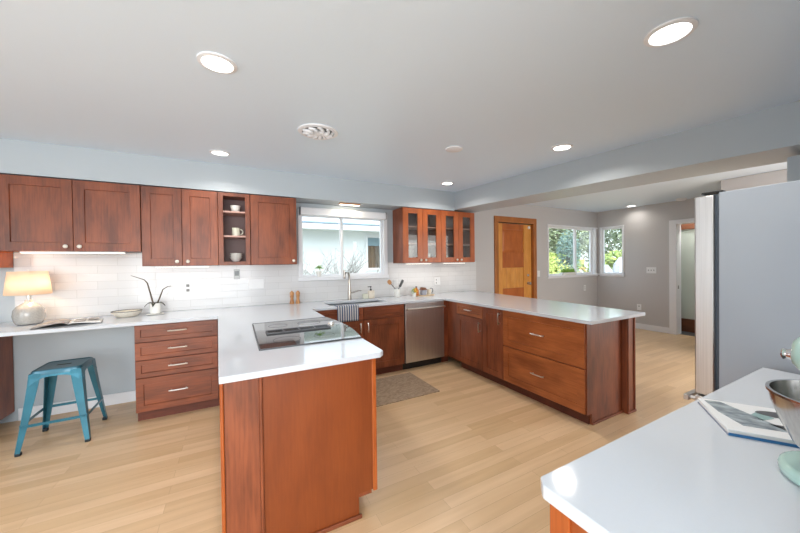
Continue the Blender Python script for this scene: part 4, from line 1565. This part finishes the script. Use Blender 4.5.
tag(o, 'white quartz counter in the near right corner carrying the mixer and cookbook', 'countertop')

ang = math.atan2(0.56, 0.83)
t = thing('cookbook', (1.165, 0.328, 0.9155), 'large white picture book with a blue edge lying beside the mixer', 'book', rotz=ang)
MB().box(0, 0.218, -0.30, 0, 0.0, 0.003).build('back_cover', 'bluegrey', t, local=True, bevel=0.001)
MB().box(0.003, 0.215, -0.297, -0.003, 0.003, 0.014).build('page_block', 'paper', t, local=True)
MB().box(0, 0.218, -0.30, 0, 0.014, 0.0165).build('front_cover', 'white_paint', t, local=True, bevel=0.001)
MB().box(-0.0015, 0.0, -0.30, -0.002, 0.0, 0.007).build('spine', 'blue_edge', t, local=True)
pic = thing
def blob(name, pts, m):
    mb = MB()
    mb.prism(pts, 0.0173, 'z', 0.0166)
    mb.build(name, m, t, local=True)
blob('cover_photo_panel', [(0.202, -0.012), (0.208, -0.05), (0.15, -0.085), (0.045, -0.145), (0.04, -0.045), (0.12, -0.02)], mat('cover_grey', rgb(186, 196, 200), 0.3, noise=((45, 25, 1), rgb(92, 102, 112), 3)))
mb = MB(); mb.lathe([(0.052, 0.0175), (0, 0.0180)], (0.16, -0.165, 0), 24, sx=0.45, sy=1.0)
mb.build('cover_pan', mat('cover_dark', rgb(84, 82, 84), 0.3), t, local=True)
blob('cover_leaf', [(0.10, -0.105), (0.135, -0.095), (0.175, -0.125), (0.13, -0.14)], mat('cover_teal', rgb(150, 180, 178), 0.3))
blob('cover_towel', [(0.055, -0.13), (0.085, -0.11), (0.085, -0.165), (0.06, -0.175)], M['slate'])

# stand mixer, back to the wall, head pointing towards +Y
mx, my = 1.10, 0.125
t = thing('stand_mixer', (mx, my - 0.08, 0.9155), 'mint green stand mixer with a steel bowl, cut off by the right frame edge', 'mixer')
mb = MB()
z0 = 0.9155
pts = []
for k in range(17):
    a = math.pi * k / 16
    pts.append((mx + 0.100 * math.cos(a), my + 0.100 * math.sin(a)))
pts += [(mx - 0.085, my - 0.22), (mx - 0.06, my - 0.245), (mx + 0.06, my - 0.245), (mx + 0.085, my - 0.22)]
mb.prism(pts, z0 + 0.028, 'z', z0)
mb.build('base', 'mint', t, bevel=0.010, seg=3, smooth=True)
mb = MB()
mb.hexa([(mx - 0.055, my - 0.235, z0 + 0.02), (mx + 0.055, my - 0.235, z0 + 0.02), (mx + 0.045, my - 0.125, z0 + 0.02), (mx - 0.045, my - 0.125, z0 + 0.02),
         (mx - 0.042, my - 0.215, z0 + 0.25), (mx + 0.042, my - 0.215, z0 + 0.25), (mx + 0.042, my - 0.115, z0 + 0.25), (mx - 0.042, my - 0.115, z0 + 0.25)])
mb.build('column', 'mint', t, bevel=0.018, seg=3, smooth=True)
mb = MB()
mb.lathe([(0, -0.235), (0.035, -0.228), (0.055, -0.19), (0.063, -0.12), (0.060, -0.02), (0.056, 0.03), (0.046, 0.062), (0.028, 0.077), (0, 0.079)], (mx, my, z0 + 0.265), 32, 'y')
mb.build('head', 'mint', t, smooth=True)
mb = MB()
mb.lathe([(0.020, 0.066), (0.021, 0.078), (0.013, 0.081), (0.010, 0.088), (0.013, 0.093), (0.009, 0.096), (0, 0.097)], (mx, my, z0 + 0.258), 20, 'y')
mb.build('attachment_hub', 'chrome', t, smooth=True)
MB().tube([(mx, my, z0 + 0.235), (mx, my, z0 + 0.15)], 0.012, 14).build('beater_shaft', 'steel_bowl', t, smooth=True)
mb = MB()
mb.tube([(mx, my, z0 + 0.16), (mx + 0.05, my, z0 + 0.13), (mx + 0.045, my, z0 + 0.07), (mx, my, z0 + 0.048), (mx - 0.045, my, z0 + 0.07), (mx - 0.05, my, z0 + 0.13), (mx, my, z0 + 0.16)], 0.006, 8)
mb.build('beater', 'steel_bowl', t, smooth=True)
mb = MB()
mb.lathe([(0.044, 0.029), (0.044, 0.040), (0.055, 0.046), (0.080, 0.075), (0.098, 0.115), (0.111, 0.155), (0.114, 0.178), (0.118, 0.180), (0.118, 0.185), (0.112, 0.185), (0.108, 0.155), (0.094, 0.116), (0.075, 0.077), (0.050, 0.048), (0, 0.045)], (mx, my, z0), 48)
mb.build('bowl', 'steel_bowl', t, smooth=True)

# ------------------------------------------------------------------ refrigerator
t = thing('refrigerator', (2.58, 0.3, 0), 'tall grey-sided refrigerator with steel doors at the right edge', 'refrigerator')
X0, X1 = 2.12, 3.03
MB().box(X0, X1, -0.10, 0.627, 0.03, 1.722).build('cabinet', 'fridge_side', t, bevel=0.004)
MB().box(X0 + 0.012, X1 - 0.012, 0.6275, 0.643, 0.05, 1.715).build('gasket', 'rubber', t)
MB().box(X0 + 0.03, X1 - 0.03, 0.0, 0.55, 0, 0.03).build('plinth', 'black', t)
def fdoor(a, b, z0, z1):
    pts = [(a, 0.644), (b, 0.644)]
    for k in range(11):
        q = k / 10
        pts.append((b + (a - b) * q, 0.720 + 0.020 * math.sin(math.pi * q)))
    mb = MB()
    mb.prism(pts, z1, 'z', z0)
    return mb
mid = (X0 + X1) / 2
for a, b, hx in ((X0 + 0.002, mid - 0.002, mid - 0.05), (mid + 0.002, X1 - 0.002, mid + 0.05)):
    d = fdoor(a, b, 0.690, 1.715).build('door', 'steel', t, bevel=0.006, smooth=True)
    mb = MB()
    pts = []
    for k in range(15):
        q = k / 14
        pts.append((hx, 0.728 + 0.050 * min(1, math.sin(math.pi * q) * 2.2), 0.76 + 0.88 * q))
    mb.tube(pts, 0.013, 12)
    mb.build('handle', 'steel', d, smooth=True)
d = fdoor(X0 + 0.002, X1 - 0.002, 0.06, 0.680).build('freezer_drawer', 'steel', t, bevel=0.006, smooth=True)
mb = MB()
mb.tube([(X0 + 0.05, 0.71, 0.645), (X0 + 0.05, 0.762, 0.645)], 0.010, 10)
mb.tube([(X1 - 0.05, 0.71, 0.645), (X1 - 0.05, 0.762, 0.645)], 0.010, 10)
mb.box(X0 + 0.02, X1 - 0.02, 0.752, 0.775, 0.632, 0.660)
mb.build('handle', 'steel', d, bevel=0.003)
MB().box(X0 + 0.01, X0 + 0.06, 0.615, 0.695, 1.7225, 1.732).build('hinge_cover', 'black', t, bevel=0.003)

# ------------------------------------------------------------------ planter on the dining window sill
t = thing('planter_box', (6.15, 4.10, 1.10), 'low white planter of bright green grass on the dining window sill', 'planter')
MB().box(5.92, 6.36, 4.072, 4.145, 1.1005, 1.155).build('trough', 'ceramic_w', t, bevel=0.004)
mb = MB()
for k in range(420):
    x = random.uniform(5.93, 6.35)
    y = random.uniform(4.08, 4.137)
    hh = 0.06 + 0.035 * abs(math.sin((x - 5.93) * 22)) + random.uniform(-.01, .01)
    dx, dy = random.gauss(0, .014), random.gauss(0, .008)
    a = random.uniform(0, 3.14)
    s = Vector((math.cos(a), math.sin(a), 0)) * 0.004
    p = Vector((x, y, 1.152))
    mb.bm.faces.new([mb.v(p - s), mb.v(p + s), mb.v(p + Vector((dx, dy, hh)))])
o = mb.build('grass', 'leaf', t)

# ------------------------------------------------------------------ outside
mb = MB()
mb.box(-14, 34, 4.32, 34, -0.35, -0.25)
struct('ground', mb, 'grass')
# neighbour's white house behind the sink window
t = thing('neighbour_house', (3.0, 9.0, -0.25), 'white single-storey house seen through the window over the sink', 'building')
mb = MB()
wx0, wx1, wz0, wz1 = 3.20, 4.10, 1.27, 2.11
mb.box(-8, wx0, 8.0, 8.2, -0.25, 2.26)
mb.box(wx1, 6.2, 8.0, 8.2, -0.25, 2.26)
mb.box(wx0, wx1, 8.0, 8.2, -0.25, wz0)
mb.box(wx0, wx1, 8.0, 8.2, wz1, 2.26)
mb.box(6.0, 6.2, 8.2, 13.0, -0.25, 2.26)
mb.build('wall', 'siding', t)
MB().box(-8.4, 6.5, 7.42, 8.0, 2.26, 2.28).build('eave_soffit', 'siding', t)
MB().box(-8.4, 6.5, 7.36, 7.42, 2.22, 2.36).build('gutter', 'fascia', t, bevel=0.02)
mb = MB()
mb.hexa([(-8.4, 7.34, 2.365), (6.5, 7.34, 2.365), (6.5, 13, 2.6), (-8.4, 13, 2.6), (-8.4, 7.34, 2.40), (6.5, 7.34, 2.40), (6.5, 13, 2.7), (-8.4, 13, 2.7)])
mb.build('roof', 'roof', t)
mb = MB()
mb.box(wx0 - 0.07, wx0, 7.96, 8.02, wz0 - 0.07, wz1 + 0.07)
mb.box(wx1, wx1 + 0.07, 7.96, 8.02, wz0 - 0.07, wz1 + 0.07)
mb.box(wx0, wx1, 7.96, 8.02, wz0 - 0.07, wz0)
mb.box(wx0, wx1, 7.96, 8.02, wz1, wz1 + 0.07)
wf = mb.build('window', 'white_trim', t)
MB().box(wx0, wx1, 8.03, 8.04, wz0, wz1).build('pane', 'glass', wf)
mb = MB()
g = []
for j in range(2):
    g.append([(wx0 + 0.9 * i / 30, 8.12 + 0.02 * math.sin(i * 1.9), wz0 if j == 0 else wz1 - 0.22) for i in range(31)])
mb.sheet(g)
mb.build('curtain', 'curtain', wf)
MB().box(wx0, wx1, 8.10, 8.15, wz1 - 0.22, wz1).build('valance', 'roof', wf)


def branch(mb, p, d, ln, r, depth):
    q = p + d * ln
    mid = p + d * ln * 0.5 + Vector((random.gauss(0, .04), random.gauss(0, .04), random.gauss(0, .02))) * ln
    mb.tube([p, mid, q], [r, r * 0.85, r * 0.65], 5)
    if depth == 0:
        return
    for k in range(3):
        nd = (d + Vector((random.gauss(0, .55), random.gauss(0, .45), random.gauss(0.15, .3)))).normalized()
        branch(mb, q if k < 2 else mid, nd, ln * random.uniform(0.6, 0.8), r * 0.62, depth - 1)


t = thing('bare_shrub', (1.55, 6.2, -0.25), 'bare leafless shrub in front of the white house wall', 'shrub')
mb = MB()
for k in range(9):
    a = random.uniform(0, 6.28)
    base = Vector((1.45 + 0.45 * random.uniform(-1, 1), 6.2 + 0.2 * math.sin(a), -0.25))
    branch(mb, base, Vector((0.3 * math.cos(a), 0.25 * math.sin(a), 1)).normalized(), 0.75, 0.014, 4)
mb.build('branches', 'bark', t)


def leaf_cloud(mb, c, rad, n, size, seedv=0, flat=1.0):
    rnd = random.Random(seedv)
    for k in range(n):
        while True:
            p = Vector((rnd.uniform(-1, 1), rnd.uniform(-1, 1), rnd.uniform(-1, 1)))
            if 0.25 < p.length < 1:
                break
        p = Vector((c[0] + p.x * rad[0], c[1] + p.y * rad[1], c[2] + p.z * rad[2]))
        d = Vector((rnd.gauss(0, 1), rnd.gauss(0, 1), rnd.gauss(0, 1))).normalized()
        e = d.orthogonal().normalized()
        s = size * rnd.uniform(0.6, 1.3)
        mb.bm.faces.new([mb.v(p - d * s), mb.v(p + e * s * 0.55), mb.v(p + d * s), mb.v(p - e * s * 0.55)])


# garden beyond the dining windows
t = thing('garden_hedge', (16.6, 12.5, -0.25), 'long yellow-green clipped hedge behind the garden', 'hedge')
mb = MB()
leaf_cloud(mb, (16.6, 12.2, 0.75), (3.2, 0.8, 1.15), 6500, 0.13, 3)
mb.build('foliage', 'hedge', t)
MB().box(13.6, 19.6, 12.0, 12.4, -0.25, 1.5).build('inner_growth', 'hedge', t)
t = thing('garden_hedge', (19.5, 8.0, -0.25), 'yellow-green hedge seen through the corner window on the right wall', 'hedge')
mb = MB()
leaf_cloud(mb, (19.0, 9.2, 0.85), (0.8, 2.3, 1.15), 3200, 0.13, 4)
mb.build('foliage', 'hedge', t)
MB().box(19.0, 19.4, 7.2, 11.2, -0.25, 1.5).build('inner_growth', 'hedge', t)
def tree(x, y, h, r, m, label, n, seed, size=0.11):
    t = thing('garden_tree', (x, y, -0.25), label, 'tree')
    mb = MB()
    mb.tube([(x, y, -0.25), (x + 0.05, y, h * 0.4), (x, y + 0.05, h * 0.75)], [0.12, 0.09, 0.05], 8)
    random.seed(seed)
    for k in range(5):
        a = k * 1.3
        branch(mb, Vector((x, y, h * 0.35 + 0.1 * k)), Vector((math.cos(a), math.sin(a), 0.8)).normalized(), r * 0.5, 0.04, 2)
    mb.build('trunk', 'bark', t)
    mb = MB()
    leaf_cloud(mb, (x, y, h * 0.62), (r, r, h * 0.42), n, size, seed)
    mb.build('foliage', m, t)
tree(18.8, 14.4, 5.4, 1.5, 'tree_leaf', 'tall grey-green tree at the left of the dining window view', 2400, 11, 0.16)
tree(22.0, 14.8, 5.6, 1.5, 'tree_leaf', 'tall thin-leaved tree in the middle behind the hedge', 2400, 12, 0.16)
tree(25.2, 14.6, 5.6, 1.5, 'tree_leaf', 'tall grey-green tree farthest right behind the hedge', 2400, 13, 0.16)
tree(24.4, 11.2, 5.2, 1.5, 'tree_leaf', 'tall tree seen above the hedge in the corner window', 2600, 16, 0.16)
tree(13.3, 8.9, 2.7, 0.5, 'spruce', 'blue-green conical young tree near the dining window', 1800, 14, 0.06)
def mound(x, y, r, h, m, label, n, seed, size=0.05, name='garden_shrub'):
    t = thing(name, (x, y, -0.25), label, 'shrub')
    mb = MB()
    leaf_cloud(mb, (x, y, -0.25 + h * 0.5), (r, r, h * 0.55), n, size, seed)
    mb.build('foliage', m, t)
    mb = MB()
    for k in range(5):
        mb.tube([(x, y, -0.25), (x + 0.3 * r * math.cos(k * 1.3), y + 0.3 * r * math.sin(k * 1.3), -0.25 + h * 0.6)], 0.012, 5)
    mb.build('stem', 'bark', t)
mound(10.1, 7.4, 0.75, 1.75, 'pale_leaf', 'pale yellow-green shrub just outside the dining window', 1300, 21)
mound(11.9, 7.9, 0.55, 1.45, 'tree_leaf', 'grey-green low shrub right of the pale shrub', 900, 22)
mound(14.7, 9.2, 0.5, 1.3, 'yellow', 'orange-yellow shrub in the middle of the garden', 600, 23)
mound(16.2, 8.8, 0.7, 1.2, 'pale_leaf', 'pale shrub near the stones in the garden', 800, 24)
for k, (x, y, s, lab) in enumerate(((13.9, 7.6, 0.75, 'large pale garden stone left in the corner window view'), (15.3, 7.7, 0.95, 'large pale garden stone right in the corner window view'), (15.9, 10.0, 0.6, 'pale garden stone between the shrubs'))):
    mb = MB()
    mb.lathe([(0, -0.3), (s * 0.55, -0.28), (s * 0.6, s * 0.5), (s * 0.42, s * 1.3), (s * 0.15, s * 1.6), (0, s * 1.62)], (x, y, 0), 9, sx=0.9, sy=0.7)
    o = mb.build('garden_stone', 'stone')
    tag(o, lab, 'stone', 'pale stones in the garden')

# the long worktop lies a little lower than the near one: set everything on it down onto its surface
near = ('cookbook', 'stand_mixer')
for o in list(SC.objects):
    if o.parent is None and o.type in ('EMPTY', 'MESH') and 0.914 < o.location.z < 0.931 and o.name not in near:
        o.location.z -= 0.012
for n in ('kitchen_sink', 'dish_towel'):
    bpy.data.objects[n].location.z -= 0.012
